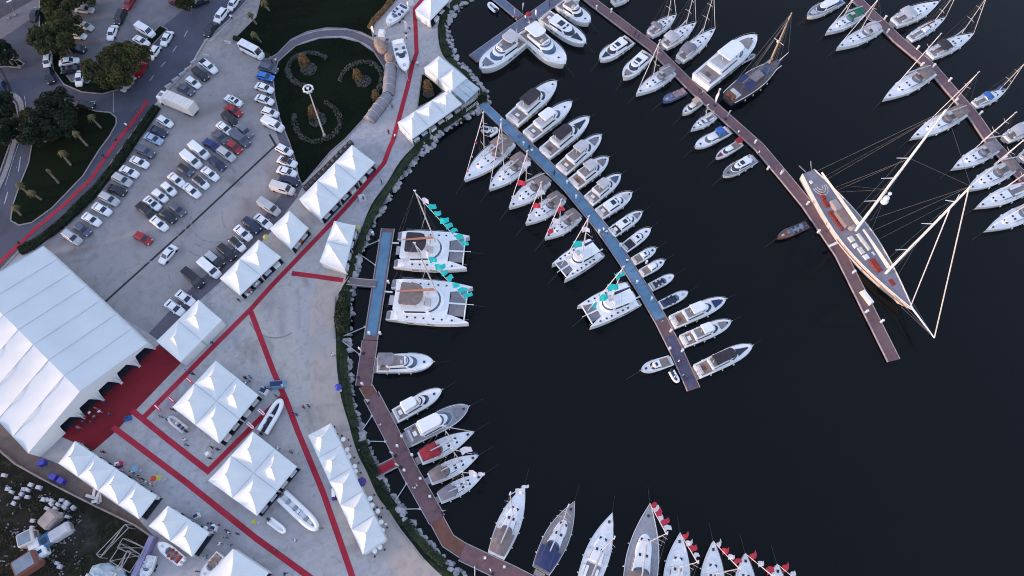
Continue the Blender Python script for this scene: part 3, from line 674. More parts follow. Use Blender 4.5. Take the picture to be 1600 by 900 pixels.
def frame(name, label, cat, stern, bow, beam, zd, group=None, zbase=0.0):
    s_ = P(*stern, zbase + zd); b_ = P(*bow, zbase + zd * 1.2); d = Vector((b_.x - s_.x, b_.y - s_.y)); L = d.length
    mx, my = (stern[0] + bow[0]) / 2, (stern[1] + bow[1]) / 2
    pn = Vector((-(bow[1] - stern[1]), bow[0] - stern[0])).normalized() * (beam / 2)
    e0 = P(mx + pn.x, my + pn.y, zbase + zd); e1 = P(mx - pn.x, my - pn.y, zbase + zd)
    nrm = Vector((-d.y, d.x)).normalized(); B = abs((e0 - e1).to_2d().dot(nrm))
    c = (s_ + b_) / 2
    r = thing(name, label, cat, (c.x, c.y, zbase), math.atan2(d.y, d.x), group)
    r.location.z = zbase
    bpy.context.view_layer.update() if False else None
    r_m = Matrix.Translation((c.x, c.y, zbase)) @ Matrix.Rotation(math.atan2(d.y, d.x), 4, 'Z')
    return r, L, B, r_m.inverted()

def motor(stern, bow, beam, label, top=None, topx=(.2, .5), zd=1.25, aft=TEAK, pad=None, sun=None, fwin=False, fly=True, hm=None, dm=None, bglass=GLASS, group='motor yachts', small=False, cover=None, name='motor_yacht', roofc=None, plat=None, sunx=(.4, .5)):
    r, L, B, inv = frame(name, label, 'boat', stern, bow, beam, zd, group)
    B *= .98; X, Z = hull(r, L, B, zd, wm_, hm or WHITE, dm or WHITE)
    x = X; hw = B / 2
    # swim platform and cockpit
    MB().box(x(-.035), 0, .42, L * .09, B * .82, .1, 0, 1, 1).build('swim_platform', plat or aft, r)
    patch(r, 'cockpit_floor', cover or aft, .03, .22 if not small else .34, .78, wm_, X, Z, B, .02)
    m = MB(); m.box(x(.05), 0, zd + .22, L * .035, B * .6, .4); so_ = m.build('cockpit_sofa', LGRYCV, r)
    if not small: MB().box(x(.12), 0, zd + .3, .7, .9, .08).build('cockpit_table', WHITE if random.random() < .6 else WOOD, r)
    # main cabin
    ch = .95 if not small else .68
    x0, x1 = x(.22 if not small else .36), x(.74 if not small else .72)
    bk_ = block(r, 'cabin', WHITE, x0, x1, hw * .76, hw * .70, zd + .03, ch, rf=L * .10, rr=.1, rs=.22, nose=.34)
    glassband(r, bk_, .22, .88, 'front', bglass)
    for w_ in ('left', 'right'): glassband(r, bk_, .35, .8, w_, GLASS, 'side_window')
    z1 = zd + .03 + ch + .05
    rc = roofc or WHITE
    if fly and not small:
        fb = block(r, 'flybridge', WHITE, x(.2), x(.60), hw * .72, hw * .6, z1 + .01, .42, rf=L * .035, rr=-.15, rs=.02, nose=.3)
        MB().slab(outline(x(.225), x(.555), hw * .6, hw * .5, 4, .3), z1 + .47, z1 + .50).build('flybridge_floor', LGRYCV if aft is not TEAK else TEAKG, r)
        glassband(r, fb, .2, .98, 'front', bglass, 'flybridge_windshield')
        MB().box(x(.46), -hw * .2, z1 + .7, .5, .7, .5).build('helm_seat', LGRYCV, r)
        MB().box(x(.52), 0, z1 + .68, .3, hw * .7, .4).build('helm_console', WHITE, r)
        zt = z1 + 1.65
        if top is not None:
            ta, tb = topx; o = outline(x(ta), x(tb), hw * .66, hw * .62, 4, .18)
            ti = [(px_ * 1, py_ * .9) for px_, py_ in o]
            MB().loft([lift(o, zt), lift(o, zt + .07), lift([(x((ta + tb) / 2) + (a - x((ta + tb) / 2)) * .93, b_ * .93) for a, b_ in o], zt + .16)]).build('bimini_top', top, r)
            mb = MB()
            for sx in (x(ta) + .3, x(tb) - .6):
                for s_ in (-1, 1): mb.tube((sx, s_ * hw * .6, z1 + .45), (sx, s_ * hw * .58, zt), .03, None, 4)
            mb.build('bimini_frame', STEEL, r)
            MB().tube((x(ta) + .1, 0, z1 + .4), (x(ta) - .3, 0, zt + .9), .05).build('aerial', WHITE, r)
            if sun is not None:
                for s_ in ((-.5, .5) if sun == 2 else (0,)):
                    MB().box(x(lp(ta, tb, .55)), s_ * hw * .55, zt + .175, L * .07, hw * (.38 if sun == 2 else .62), .03).build('sunroof', GLASS, r)
    else:
        if sun is not None:
            for s_ in ((-.5, .5) if sun == 2 else (0,)):
                MB().box(x(.5 if not small else .5), s_ * hw * .5, z1 + .02, L * (.10 if not small else .07), hw * (.35 if sun == 2 else .62), .04).build('sunroof', GLASS, r)
        if top is not None:
            ta, tb = topx; o = outline(x(ta), x(tb), hw * .72, hw * .70, 4, .1); zt = zd + 1.75
            MB().loft([lift(o, zt), lift([(a, b_ * .9) for a, b_ in o], zt + .12)]).build('bimini_top', top, r)
            mb = MB()
            for sx in (x(ta) + .2, x(tb) - .2):
                for s_ in (-1, 1): mb.tube((sx, s_ * hw * .66, zd), (sx, s_ * hw * .62, zt), .03, None, 4)
            mb.build('bimini_frame', STEEL, r)
        elif small is False:
            o = outline(x(.2), x(.52), hw * .7, hw * .62, 4, .2)
            MB().slab(o, z1 + .02, z1 + .1).build('hardtop', rc, r)
            if sun is not None:
                MB().box(x(.42), 0, z1 + .12, L * .11, hw * .7, .03).build('sunroof', GLASS, r)
    if pad is not None: patch(r, 'foredeck_sunpad', pad, .76, .9, .62, wm_, X, Z, B, .1, .45)
    if fwin: patch(r, 'foredeck_window', GLASS, .72, .92, .52, wm_, X, Z, B, .05, .16)
    else: MB().box(x(.92 if pad is not None else .84), 0, Z(.88) + .03, .42, .42, .06).build('deck_hatch', GLASS, r)
    MB().tube((x(.97), 0, Z(.97) + .05), (x(1.0) + .35, 0, Z(1) - .05), .08).build('anchor_roller', STEEL, r)
    m = MB()
    for s_ in (-1, 1):
        for t in ((.3, .36), (.42, .5)) if not small else ((.5, .58),):
            ta, tb = t; wa, wb = hw * wm_(ta), hw * wm_(tb); f_ = .93
            m.add([(x(ta), s_ * (wa * f_ + .05), Z(ta) * .52), (x(tb), s_ * (wb * f_ + .05), Z(tb) * .52), (x(tb), s_ * (wb * .965 + .05), Z(tb) * .75), (x(ta), s_ * (wa * .965 + .05), Z(ta) * .75)], [(0, 1, 2, 3)])
    m.build('hull_window', GLASS, r)
    rail(r, L, B, wm_, X, Z)
    if not small: fenders(r, L, B, wm_, X, zd)
    line(r, L, zd)
    return r, L, B, inv

def rig(r, L, B, inv, zd, base, top, X, boom=.42, spreaders=2, flags=None, mm=ALU, mr=.09, stay=True, cover=None, furl=True, flagstay='fore'):
    bw = P(*base, zd + .4); tw = above(bw, *top); b_ = inv @ bw; t_ = inv @ tw
    h = t_.z - b_.z
    ms = MB().tube(b_, t_, mr, mr * .7, 7).build('mast', mm, r)
    MB().box(t_.x, t_.y, t_.z + .08, .5, .18, .12).build('masthead', WDECK, ms)
    for k in range(spreaders):
        f = (k + 1) / (spreaders + 1.2) + .08; c = b_.lerp(t_, f); s_ = B * .30 * (1 - .25 * k); m = MB()
        for sg_ in (-1, 1): m.tube(c, (c.x - .35, c.y + sg_ * s_, c.z + .1), .045, .03, 4)
        m.build('spreader', mm, ms)
    bowp = Vector((X(.985), 0, zd * 1.3)); stern = Vector((X(.01), 0, zd + .1))
    if stay:
        m = MB(); m.tube(b_.lerp(t_, .96), bowp, .085 if furl else .02, .05 if furl else .02, 5); m.build('furled_sail' if furl else 'forestay', PINK if furl else ROPE, r)
        m = MB(); m.tube(t_, (stern.x + .2, B * .28, stern.z), .014, None, 4); m.tube(t_, (stern.x + .2, -B * .28, stern.z), .014, None, 4)
        for sg_ in (-1, 1):
            e = Vector((b_.x - .3, sg_ * B * .47, zd + .1)); m.tube(b_.lerp(t_, .9), e, .011, None, 4); m.tube(b_.lerp(t_, .45), e, .011, None, 4)
        m.build('rigging', ROPE, r)
    if boom:
        e = Vector((b_.x - L * boom, b_.y * .3, b_.z + 1.5)); s0 = b_.lerp(t_, 1.25 / max(h, 2))
        m = MB(); m.tube(s0, e, .09, .07, 6); bm = m.build('boom', mm, r)
        m = MB(); m.tube(s0 + Vector((-.1, 0, .16)), e + Vector((.1, 0, .1)), .19, .1, 6); m.build('sail_cover', cover or LGRYCV, bm)
    if flags:
        n_ = len(flags); hi = t_.lerp(bowp, .08) if flagstay == 'fore' else t_.lerp(stern, .08); lo = (bowp if flagstay == 'fore' else stern) + Vector((0, 0, .6))
        for k, fc in enumerate(flags):
            c = hi.lerp(lo, (k + .5) / n_); ang = random.uniform(-.35, .35) + R(22) - r.rotation_euler.z; fw, fh = 1.7 * random.uniform(.8, 1.15), 1.15
            if isinstance(fc, tuple): fc, fw, fh = fc; fw *= .82 * random.uniform(.75, 1.15); fh *= .78 * random.uniform(.8, 1.15)
            m = MB(); nx, nz = 6, 2; vs = []
            for a in range(nx + 1):
                for q in range(nz + 1):
                    u, v = a / nx, q / nz
                    dx = fw * u; dy = .26 * math.sin(u * 5 + k) * u - fh * .72 * (v - .3) * (1 - .3 * u); dz = -fh * .75 * v * (1 - .3 * u) - .4 * u * u
                    vs.append((c.x + dx * math.cos(ang) - dy * math.sin(ang), c.y + dx * math.sin(ang) + dy * math.cos(ang), c.z + dz))
            m.add(vs, [(a * 3 + q, (a + 1) * 3 + q, (a + 1) * 3 + q + 1, a * 3 + q + 1) for a in range(nx) for q in range(nz)])
            m.build('flag', fc, r)
    return b_, t_

def sail(stern, bow, beam, label, mast, top, cover=TAN, cov=(.04, .30), hood=(.31, .43), zd=1.15, dm=None, hm=None, hatches=4, flags=None, plank=True, boomc=None, win=True, group='sailing yachts', spreaders=2, boom=.4, fend=3, flagstay='fore', openck=False, furl=True):
    r, L, B, inv = frame('sailboat', label, 'sailboat', stern, bow, beam, zd, group); B *= 1.06
    X, Z = hull(r, L, B, zd, ws_, hm or WHITE, dm or WDECK, .22, .03, .88)
    hw = B / 2; x = X
    # coachroof
    cb = block(r, 'coachroof', WHITE, x(.36), x(.74), hw * .58, hw * .5, zd + .02, .36, rf=L * .07, rr=.1, rs=.12, nose=.55)
    if win:
        for w_ in ('left', 'right'): glassband(r, cb, .3, .8, w_, GLASS, 'side_window')
    zt = zd + .45
    for k, (tt, yy) in enumerate([(.88, 0), (.66, .22), (.66, -.22), (.52, .2), (.52, -.2), (.46, 0)][:hatches + 1]):
        z_ = Z(tt) + .02 if tt > .74 else zt - (.1 if tt > .62 else 0) + (.0 if tt < .7 else 0)
        MB().box(x(tt), yy * hw, z_, .46, .4, .07).build('deck_hatch', GLASS, r)
    # cockpit
    patch(r, 'cockpit', TEAKG, .03, .34, .6, ws_, X, Z, B, .03)
    for s_ in (-1, 1):
        MB().box(x(.2), s_ * hw * .42, zd + .16, L * .2, hw * .2, .26).build('cockpit_bench', WHITE if not openck else TEAKG, r)
        w_ = MB(); c = Vector((x(.09), s_ * hw * .33, zd + .75)); pts = [(c.x, c.y + .42 * math.cos(a), c.z + .42 * math.sin(a)) for a in [6.283 * i / 10 for i in range(11)]]
        w_.path(pts, .03, 4); w_.build('steering_wheel', STEEL, r)
    if cover is not None:
        a, b2 = cov; zc = zd + 1.75
        rows = []
        for i in range(7):
            t = lp(a, b2, i / 6); arch = .16 * math.sin(math.pi * i / 6); w_ = hw * ws_(t) * .86
            rows.append([(x(t), -w_, zc - .18 + arch), (x(t), -w_ * .5, zc + arch), (x(t), 0, zc + .05 + arch), (x(t), w_ * .5, zc + arch), (x(t), w_, zc - .18 + arch)])
        under = [[(p[0], p[1], p[2] - .04) for p in reversed(q)] for q in rows]
        MB().loft([q + u for q, u in zip(rows, under)]).build('bimini', cover, r, False)
        mb = MB()
        for t in (a + .02, b2 - .02):
            for s_ in (-1, 1): mb.tube((x(t), s_ * hw * ws_(t) * .8, zd), (x(t), s_ * hw * ws_(t) * .8, zc - .15), .025, None, 4)
        mb.build('bimini_frame', STEEL, r)
    if hood is not None:
        hb = block(r, 'sprayhood', cover if cover is not None else GRYCV, x(hood[0]), x(hood[1]), hw * .55, hw * .5, zd + .1, .95, rf=L * .055, rr=0, rs=.12, nose=.4)
        glassband(r, hb, .25, .8, 'front', BGLASS, 'sprayhood_window')
    m = MB()
    for s_ in (-1, 1):
        for tt in (.3, .38, .5): m.tube((x(tt), s_ * hw * .72, zd + .02), (x(tt), s_ * hw * .72, zd + .2), .09, None, 6)
    m.build('winch', STEEL, r)
    if plank: MB().box(x(-.045), 0, .5, L * .075, B * .42, .09).build('swim_platform', TEAKG, r)
    rail(r, L, B, ws_, X, Z, .05, .985, .5)
    fenders(r, L, B, ws_, X, zd, fend)
    line(r, L, zd)
    if mast: rig(r, L, B, inv, zd, mast, top, X, boom, spreaders, flags, cover=boomc, flagstay=flagstay, furl=furl)
    else:
        MB().tube((x(.97), 0, zd * 1.2), (x(1.02), 0, zd * 1.3), .06).build('anchor_roller', STEEL, r)
    return r, L, B, inv

def catamaran(stern, bow, beam, label, mast, top, bim=TAN, bimx=(.17, .45), boomc=ORNG, flags=None, tramp=GRYCV, group='sailing catamarans', dinghy=False, zd=1.7, seats=True, flagstay='fore'):
    r, L, B, inv = frame('catamaran', label, 'catamaran', stern, bow, beam, zd, group)
    x = lambda t: (t - .5) * L; hb = B * .135; yc = B / 2 - hb
    wf = lambda t: (.72 + .28 * min(1, t / .3)) if t < .5 else max(.06, 1 - ((t - .5) / .5) ** 2.4)
    for s_ in (-1, 1):
        rings = []
        for i in range(15):
            t = i / 14; w_ = hb * wf(t); zz = zd * (.62 + .38 * min(1, t / .12)); o = s_ * hb * .35 * (1 - wf(t)) * (1 if t > .5 else 0)
            rings.append([(x(t), s_ * yc + o - w_, zz), (x(t), s_ * yc + o - w_ * .9, .0), (x(t), s_ * yc + o, -.5), (x(t), s_ * yc + o + w_ * .9, .0), (x(t), s_ * yc + o + w_, zz)])
        MB().loft(rings).build('hull', WHITE, r)
        MB().box(x(.055), s_ * yc, zd * .78, L * .10, hb * 1.25, .06).build('stern_step', TEAKG, r)
        for tt in (.26, .36, .46, .58, .68, .80): MB().box(x(tt), s_ * (yc + hb * .2), zd + .05, .38, .34, .06).build('deck_hatch', GLASS, r)
        for tt in (.3, .55): MB().box(x(tt), s_ * (B / 2 - .05), zd * .6, 1.3, .16, .2).build('hull_window', GLASS, r)
    # bridge deck
    ro = outline(x(.12), x(.74), B / 2 - hb * .7, B / 2 - hb * .7, 5, .06)
    MB().slab(ro, zd - .75, zd + .06).build('bridge_deck', WHITE, r)
    for s_ in (-1, 1):
        m = MB(); m.box(x(.845), s_ * B * .15, zd - .1, L * .19, B * .265, .05); m.build('trampoline', tramp, r)
    MB().box(x(.84), 0, zd - .05, L * .22, .3, .16).build('centre_beam', WHITE, r)
    MB().tube((x(.945), -yc, zd), (x(.945), yc, zd), .13).build('crossbeam', WDECK, r)
    MB().tube((x(.94), 0, zd + .02), (x(1.04), 0, zd + .05), .07).build('bowsprit', WDECK, r)
    # saloon
    sb = block(r, 'saloon', WHITE, x(.22), x(.68), B * .33, B * .30, zd + .06, 1.2, rf=L * .07, rr=-.2, rs=.25, nose=.38)
    glassband(r, sb, .5, .8, 'front', BGLASS)
    for w_ in ('left', 'right'): glassband(r, sb, .35, .8, w_, GLASS, 'side_window')
    z1 = zd + 1.35
    MB().slab(outline(x(.09), x(.60), B * .335, B * .30, 5, .4), z1, z1 + .12).build('hardtop', WHITE, r)
    if seats:
        MB().box(x(.5), -B * .1, z1 + .32, L * .07, B * .17, .4).build('flybridge_seat', LGRYCV, r)
        MB().box(x(.47), B * .12, z1 + .4, .4, .8, .6).build('helm_console', WHITE, r)
    for tt, yy in ((.63, .12), (.63, -.12)): MB().box(x(tt - .16), yy * B, z1 + .14, .5, .7, .05).build('roof_hatch', GLASS, r)
    if bim is not None:
        a, b2 = bimx; o = outline(x(a), x(b2), B * .255, B * .25, 5, .35); zc = z1 + 1.75
        MB().loft([lift(o, zc), lift([(p, q * .93) for p, q in o], zc + .18)]).build('bimini', bim, r)
        mb = MB()
        for t in (a + .02, b2 - .08):
            for s_ in (-1, 1): mb.tube((x(t), s_ * B * .23, z1 + .1), (x(t), s_ * B * .23, zc), .035, None, 4)
        mb.build('bimini_frame', STEEL, r)
        for s_ in (-1, 1): MB().box(x(a + .08), s_ * B * .13, z1 + .3, L * .1, B * .12, .35).build('flybridge_sofa', LGRYCV, r)
    MB().box(x(.03), 0, .8, L * .06, B * .22, .12).build('stern_platform', LGRYCV, r)
    MB().box(x(-.02), B * .18, zd * .6, L * .09, .32, .06).build('gangplank', WDECK, r)
    line(r, L, zd)
    m = MB()
    for s_ in (-1, 1):
        pts = [(x(t), s_ * (B / 2 - .1 - (hb * (1 - wf(t)) if t > .5 else 0)), zd + .6) for t in [i / 8 for i in range(1, 9)]]
        m.path(pts, .022, 4)
        for p in pts: m.tube((p[0], p[1], zd), p, .02, None, 4)
    m.build('guard_rail', STEEL, r)
    X = x
    b_, t_ = rig(r, L, B, inv, z1 if False else zd + 1.3, mast, top, lambda t: x(min(t, .95)), .0, 1, flags, mr=.15, stay=True, furl=True, flagstay=flagstay)
    s0 = b_ + Vector((0, 0, 1.9)); e = Vector((x(.14), 0, s0.z + .3)); s0.x -= .2
    bm = MB().tube(s0, e, .12, .1).build('boom', ALU, r)
    MB().loft([[(s0.x, s0.y - .32, s0.z), (s0.x, s0.y, s0.z + .55), (s0.x, s0.y + .32, s0.z)], [(e.x, -.16, e.z), (e.x, 0, e.z + .25), (e.x, .16, e.z)]]).build('sail_cover', boomc, bm)
    return r

def rib(stern, bow, beam, label, tube=LGRYCV, floor=GREYD, zb=0.0, name='inflatable_boat', motorc=BLACK, seats=3, group='small boats', ins=NAVY, cat='dinghy', console=True, trailer=False, tb=.17):
    r, L, B, inv = frame(name, label, cat, stern, bow, beam, .7, group, zb); X = lambda t: (t - .5) * L
    ra = B * tb; pts = []
    for i in range(9): t = .02 + .55 * i / 8; pts.append((X(t), -(B / 2 - ra), .55))
    for i in range(1, 12):
        a = math.pi * i / 12; k = math.sin(a); pts.append((X(.57) + (L * .43 - ra) * math.sin(a) ** .8, -(B / 2 - ra) * math.cos(a), .55 + .25 * k))
    for i in range(9): t = .57 - .55 * i / 8; pts.append((X(t), (B / 2 - ra), .55))
    m = MB()
    for a, c in zip(pts, pts[1:]): m.tube(a, c, ra, None, 8)
    for p in pts[1:-1]: m.ell(p, ra, ra, ra, 8, 5)
    m.build('tube_hull', tube, r)
    MB().loft([[(X(t), -(B / 2 - ra) * wr_(t * .98), .42 + .1 * t), (X(t), (B / 2 - ra) * wr_(t * .98), .42 + .1 * t), (X(t), B * .2 * wr_(t), -.1 if zb == 0 else -.0), (X(t), -B * .2 * wr_(t), -.1 if zb == 0 else 0)] for t in (0.03, .3, .6, .8, .93)]).build('floor', floor, r)
    if console:
        MB().box(X(.5), 0, .95, L * .07, B * .28, .8, 0, .8, .8).build('console', WHITE, r)
        MB().box(X(.53), 0, 1.4, .06, B * .24, .3).build('windscreen', BGLASS, r)
    for k in range(seats):
        MB().box(X(.2 + .18 * k + (.12 if k > 1 else 0)), 0, .68, L * .06, B * .34, .34, 0, .9, .9).build('seat', ins, r)
    if motorc is not None:
        mo = MB().box(X(-.03), 0, .95, .55, .38, .55, 0, .75, .75).build('outboard_motor', motorc, r); MB().tube((X(-.03), 0, .7), (X(-.03), 0, -.1), .09).build('motor_leg', motorc, mo)
    if trailer: cradle(r, L, B)
    return r
def cradle(r, L, B):
    m = MB()
    for s_ in (-1, 1): m.box(-.2, s_ * B * .25, -.35, L * .8, .12, .12)
    m.box(L * .55, 0, -.35, L * .3, .12, .12); m.build('trailer_frame', STEEL, r)
    for s_ in (-1, 1):
        for q in (-.1, .08): MB().tube((L * q, s_ * B * .46, -.5), (L * q, s_ * (B * .46 + .2), -.5), .3, None, 12).build('wheel', BLACK, r)
def speed(stern, bow, beam, label, hm=WHITE, inner=GREYD, seatc=LGRYCV, wind=BGLASS, zb=0.0, name='speedboat', motorc=None, trailer=False, deckc=None, aftc=None, boxy=False, foredeck=.62, group='small boats'):
    r, L, B, inv = frame(name, label, 'boat', stern, bow, beam, .85, group, zb); X, Z = hull(r, L, B, .85, wm_, hm, deckc or WHITE, .2, .05, .86, .06)
    patch(r, 'cockpit', inner, .05, foredeck, .78, wm_, X, Z, B, .02, .6)
    hw = B / 2
    wb = block(r, 'windscreen', wind, X(foredeck - .06), X(foredeck + .05), hw * .6, hw * .5, .87, .4, rf=.3, rr=-.1, rs=.08, nose=.7)
    for tt, yy, sx, sy in ((.1, 0, .07, .7), (.3, .28, .06, .24), (.3, -.28, .06, .24), (.45, -.28, .06, .24), (.45, .28, .06, .24)):
        MB().box(X(tt), yy * B, 1.02, L * sx, B * sy, .34, 0, .9, .9).build('seat', seatc, r)
    MB().box(X(.82), 0, Z(.82) + .02, L * .09, B * .2, .06).build('deck_hatch', aftc or LGRYCV, r)
    rail(r, L, B, wm_, X, Z, .6, .98, .35)
    if motorc is not None:
        for s_ in (-.2, .2):
            mo = MB().box(X(-.04), s_ * B, .95, .6, .4, .6, 0, .75, .75).build('outboard_motor', motorc, r); MB().tube((X(-.04), s_ * B, .7), (X(-.04), s_ * B, -.1), .09).build('motor_leg', motorc, mo)
    if trailer: cradle(r, L, B)
    elif zb == 0: line(r, L, .8)
    return r, L, B, X
# ---- boats on the water, each where its bow and stern show
G = 'motor yachts at the top pontoon'
motor((814, 58), (750, 106), 31, 'large white yacht with grey hardtop lying along the wide top pontoon', top=LGRYCV, topx=(.12, .38), zd=1.9, pad=GRYCV, dm=WHITE, group=G, bglass=BGLASS)
motor((821, 45), (883, 99), 33, 'large white yacht with white hardtop and a bow pointing down right, beside the grey-topped one', top=WHITE, topx=(.12, .42), zd=1.9, dm=WDECK, group=G, bglass=BGLASS)
motor((850, 23), (915, 67), 25, 'white sport yacht with two dark skylights and a dark foredeck window', zd=1.5, fwin=True, fly=False, sun=2, group=G)
motor((876, 3), (922, 34), 23, 'white flybridge yacht at the upper end of the row of four at the top', top=LGRYCV, topx=(.15, .35), zd=1.5, group=G)
G = 'motor boats along the right side of the central pontoon'
motor((800, 188), (869, 127), 28, 'white yacht with a black bimini, topmost at the central pontoon', top=DKCV, topx=(.26, .58), zd=1.5, pad=WDECK, group=G, aft=TEAKG)
motor((825, 212), (893, 159), 24, 'white yacht with plain white hardtop between the two black-topped yachts', top=WHITE, topx=(.30, .56), zd=1.5, aft=TEAKG, group=G, bglass=BGLASS)
motor((851, 239), (920, 183), 26, 'white yacht with a black bimini and a dark strip on its foredeck', top=DKCV, topx=(.24, .56), zd=1.5, fwin=True, group=G, aft=TEAKG)
motor((877, 265), (939, 211), 25, 'white yacht with cream bimini and round grey bow pad, fourth down the central pontoon', top=LGRYCV, topx=(.36, .6), zd=1.4, pad=GRYCV, group=G)
motor((896, 287), (950, 246), 25, 'white yacht with a cream bimini, fifth down the central pontoon', top=LGRYCV, topx=(.34, .6), zd=1.3, pad=GRYCV, group=G)
motor((920, 313), (969, 273), 23, 'white yacht with cream top and blue-grey bow pad, sixth down the central pontoon', top=LGRYCV, topx=(.3, .55), zd=1.3, pad=BGLASS, group=G)
motor((936, 334), (987, 301), 22, 'white cruiser with two square skylights on a long white roof', fly=False, roofc=WHITE, sun=2, pad=LGRYCV, zd=1.2, group=G)
motor((956, 363), (1003, 331), 19, 'white cruiser with black cockpit cover and striped skylights', fly=False, cover=DKCV, sun=2, pad=GRYCV, zd=1.1, group=G, plat=WHITE)
motor((975, 388), (1016, 357), 18, 'white cruiser with a single square skylight and dark cockpit', fly=False, cover=DKCV, sun=1, zd=1.0, group=G, small=True, plat=WHITE)
motor((990, 408), (1025, 388), 15, 'small white cruiser with brown cockpit, upper of the two small ones', fly=False, sun=1, zd=.9, group=G, small=True, plat=WHITE)
motor((1002, 427), (1038, 407), 15, 'small white cruiser with brown cockpit, lower of the two small ones', fly=False, zd=.9, group=G, small=True, plat=WHITE)
speed((1016, 449), (1053, 430), 15, 'grey-white open speedboat with dark seats, upper of two', inner=GLASS, seatc=LGRYCV, hm=LGRYCV)
speed((1032, 477), (1075, 456), 16, 'grey-white open speedboat with dark blue seats, lower of two', inner=GLASS, seatc=NAVY, hm=LGRYCV)
motor((1051, 503), (1134, 467), 25, 'white yacht with navy foredeck pad, uppermost of the last three at the central pontoon', top=WHITE, topx=(.3, .55), zd=1.4, pad=NAVY, group=G)
motor((1067, 533), (1142, 502), 24, 'white yacht with pale foredeck pad, middle of the last three at the central pontoon', top=WHITE, topx=(.34, .55), zd=1.4, pad=TEAKG, group=G)
motor((1090, 580), (1175, 540), 27, 'white yacht with a long black bimini at the end of the central pontoon', top=DKCV, topx=(.24, .62), zd=1.5, fwin=True, group=G)
motor((1048, 563), (1002, 578), 19, 'white cruiser on the left side of the pontoon end', fly=False, sun=1, zd=1.1, group=G, small=True, plat=WHITE)
rib((1049, 579), (1060, 598), 11, 'small white dinghy tied to the end of the central pontoon', tube=WHITE)
G = 'white sailboats along the left side of the central pontoon'
PF = [PINK, REDF, PINK, REDF]
sail((797, 219), (725, 281), 30, 'largest white sailboat, topmost of the five at the central pontoon', (757, 250), (755, 176), TAN, group=G, flags=[(PINK, .6, .5), (REDF, .5, .5), (PINK, .6, .4), (REDF, .6, .5)], spreaders=3)
sail((822, 247), (764, 295), 26, 'white sailboat, second from the top of the five at the central pontoon', (788, 274), (783, 187), TAN, group=G, flags=[(PINK, .6, .5), (REDF, .5, .5), (PINK, .6, .4)])
sail((854, 280), (795, 324), 25, 'white sailboat with grey bimini, middle of the five at the central pontoon', (821.6, 289), (824, 236), TAN, group=G, flags=PF[:3])
sail((878, 308), (821, 349), 24, 'white sailboat with red and pink bunting, fourth of the five', (847, 327), (845.7, 285), TAN, group=G, flags=[PINK, REDF, PINK])
sail((903, 335), (851, 372), 23, 'white sailboat, lowest of the five above the flagged catamaran', (874, 353), (877, 312), TAN, group=G, flags=[REDF, PINK, REDF])
catamaran((934, 384), (873, 423), 38, 'white catamaran with two teal flags, upper of the pair at the central pontoon', (910.7, 391), (920, 338), None, flags=[(PINK, 2.2, 1.6), (TEAL, 2.6, 1.8), (PINK, 1.6, 1.2)], boomc=NAVY, flagstay='fore')
catamaran((992, 456), (913, 493), 46, 'largest white catamaran with teal flags, lower of the pair at the central pontoon', (956, 466), (974, 417), None, flags=[(TEAL, 2.0, 1.8), (TEAL, 2.3, 2.0), (TEAL, 1.9, 1.7), (TEAL, 1.6, 1.5)], boomc=NAVY)
TF = [(PINK, 1.3, 1.7)] + [(TEAL, 1.9, 1.5)] * 4 + [(TEAL, 2.1, 1.5)] * 3
catamaran((618, 388), (731, 392), 60, 'upper catamaran of the pair at the left pontoon, under teal flags', (680.5, 378), (648, 298), DKCV, flags=TF)
catamaran((607, 466), (735, 475), 68, 'lower catamaran of the pair at the left pontoon, with brown bimini and teal flags', (683, 458.5), (647.5, 379.5), TAN, flags=TF)
G = 'boats along the lower left pontoon'
motor((589, 568), (677, 565), 30, 'white yacht with a grey-brown bimini, alone below the catamarans', top=GRYCV, topx=(.06, .36), zd=1.6, group=G, bglass=BGLASS)
motor((617, 650), (690, 609), 25, 'white yacht with an orange-edged white hardtop, above the larger grey-decked yacht', top=WHITE, topx=(.2, .48), zd=1.3, group=G, aft=TEAKG)
motor((637, 684), (732, 635), 32, 'large white yacht with grey foredeck beside the red-covered sailboat', top=WHITE, topx=(.22, .56), zd=1.6, pad=GRYCV, dm=GREYD, group=G, aft=TEAKG, bglass=BGLASS)
sail((656, 717), (741, 674), 26, 'white sailboat with a dark red cockpit cover', (708.3, 689.4), (690.5, 665), REDCV, cov=(.04, .34), group=G)
sail((671, 749), (748, 711), 25, 'white sailboat with grey-brown bimini between two other sailboats', (720.5, 722), (705.5, 701), TAN, group=G, flags=[(PINK, 2, 1.6), (NAVY, 1, .8)])
sail((686, 779), (756, 741), 23, 'white sailboat with dark grey cover, lowest of the three beside the pontoon', (730, 757), (721.5, 737), GRYCV, cov=(.03, .34), group=G, flags=[(PINK, 2, 1.6), (PINK, 1.4, 1)])
G = 'sailboats along the bottom edge'
FR = [(PINK, 1.3, 1.3), (REDF, 1.7, 1.8), (PINK, 1.4, 1.5), (REDF, 1.7, 1.9), (PINK, 1.5, 1.6), (REDF, 1.6, 1.8)]
sail((775, 869), (820, 758), 35, 'white sailboat with brown bimini, leftmost of the bottom row', (802, 806), (797, 771), TAN, cov=(.03, .33), group=G, flags=[(PINK, 1.6, 1.4), (PINK, 1.4, 1.2)], zd=1.3)
sail((845, 892), (898, 783), 38, 'sailboat with navy cockpit cover and grey-brown deck in the bottom row', (879, 818), (888, 790), NAVY, cov=(.03, .3), dm=TEAKG, group=G, zd=1.3, furl=False)
sail((913, 925), (957, 801), 38, 'white sailboat with an open cockpit, third from the left in the bottom row', (939, 862), (960, 840), None, hood=None, group=G, zd=1.3, furl=False)
sail((992, 962), (1016, 786), 50, 'tallest sailboat of the bottom row with grey deck and red pennants', (1008, 850), (1042.6, 833), TAN, cov=(.16, .36), dm=GREYD, group=G, flags=FR, zd=1.5, spreaders=3)
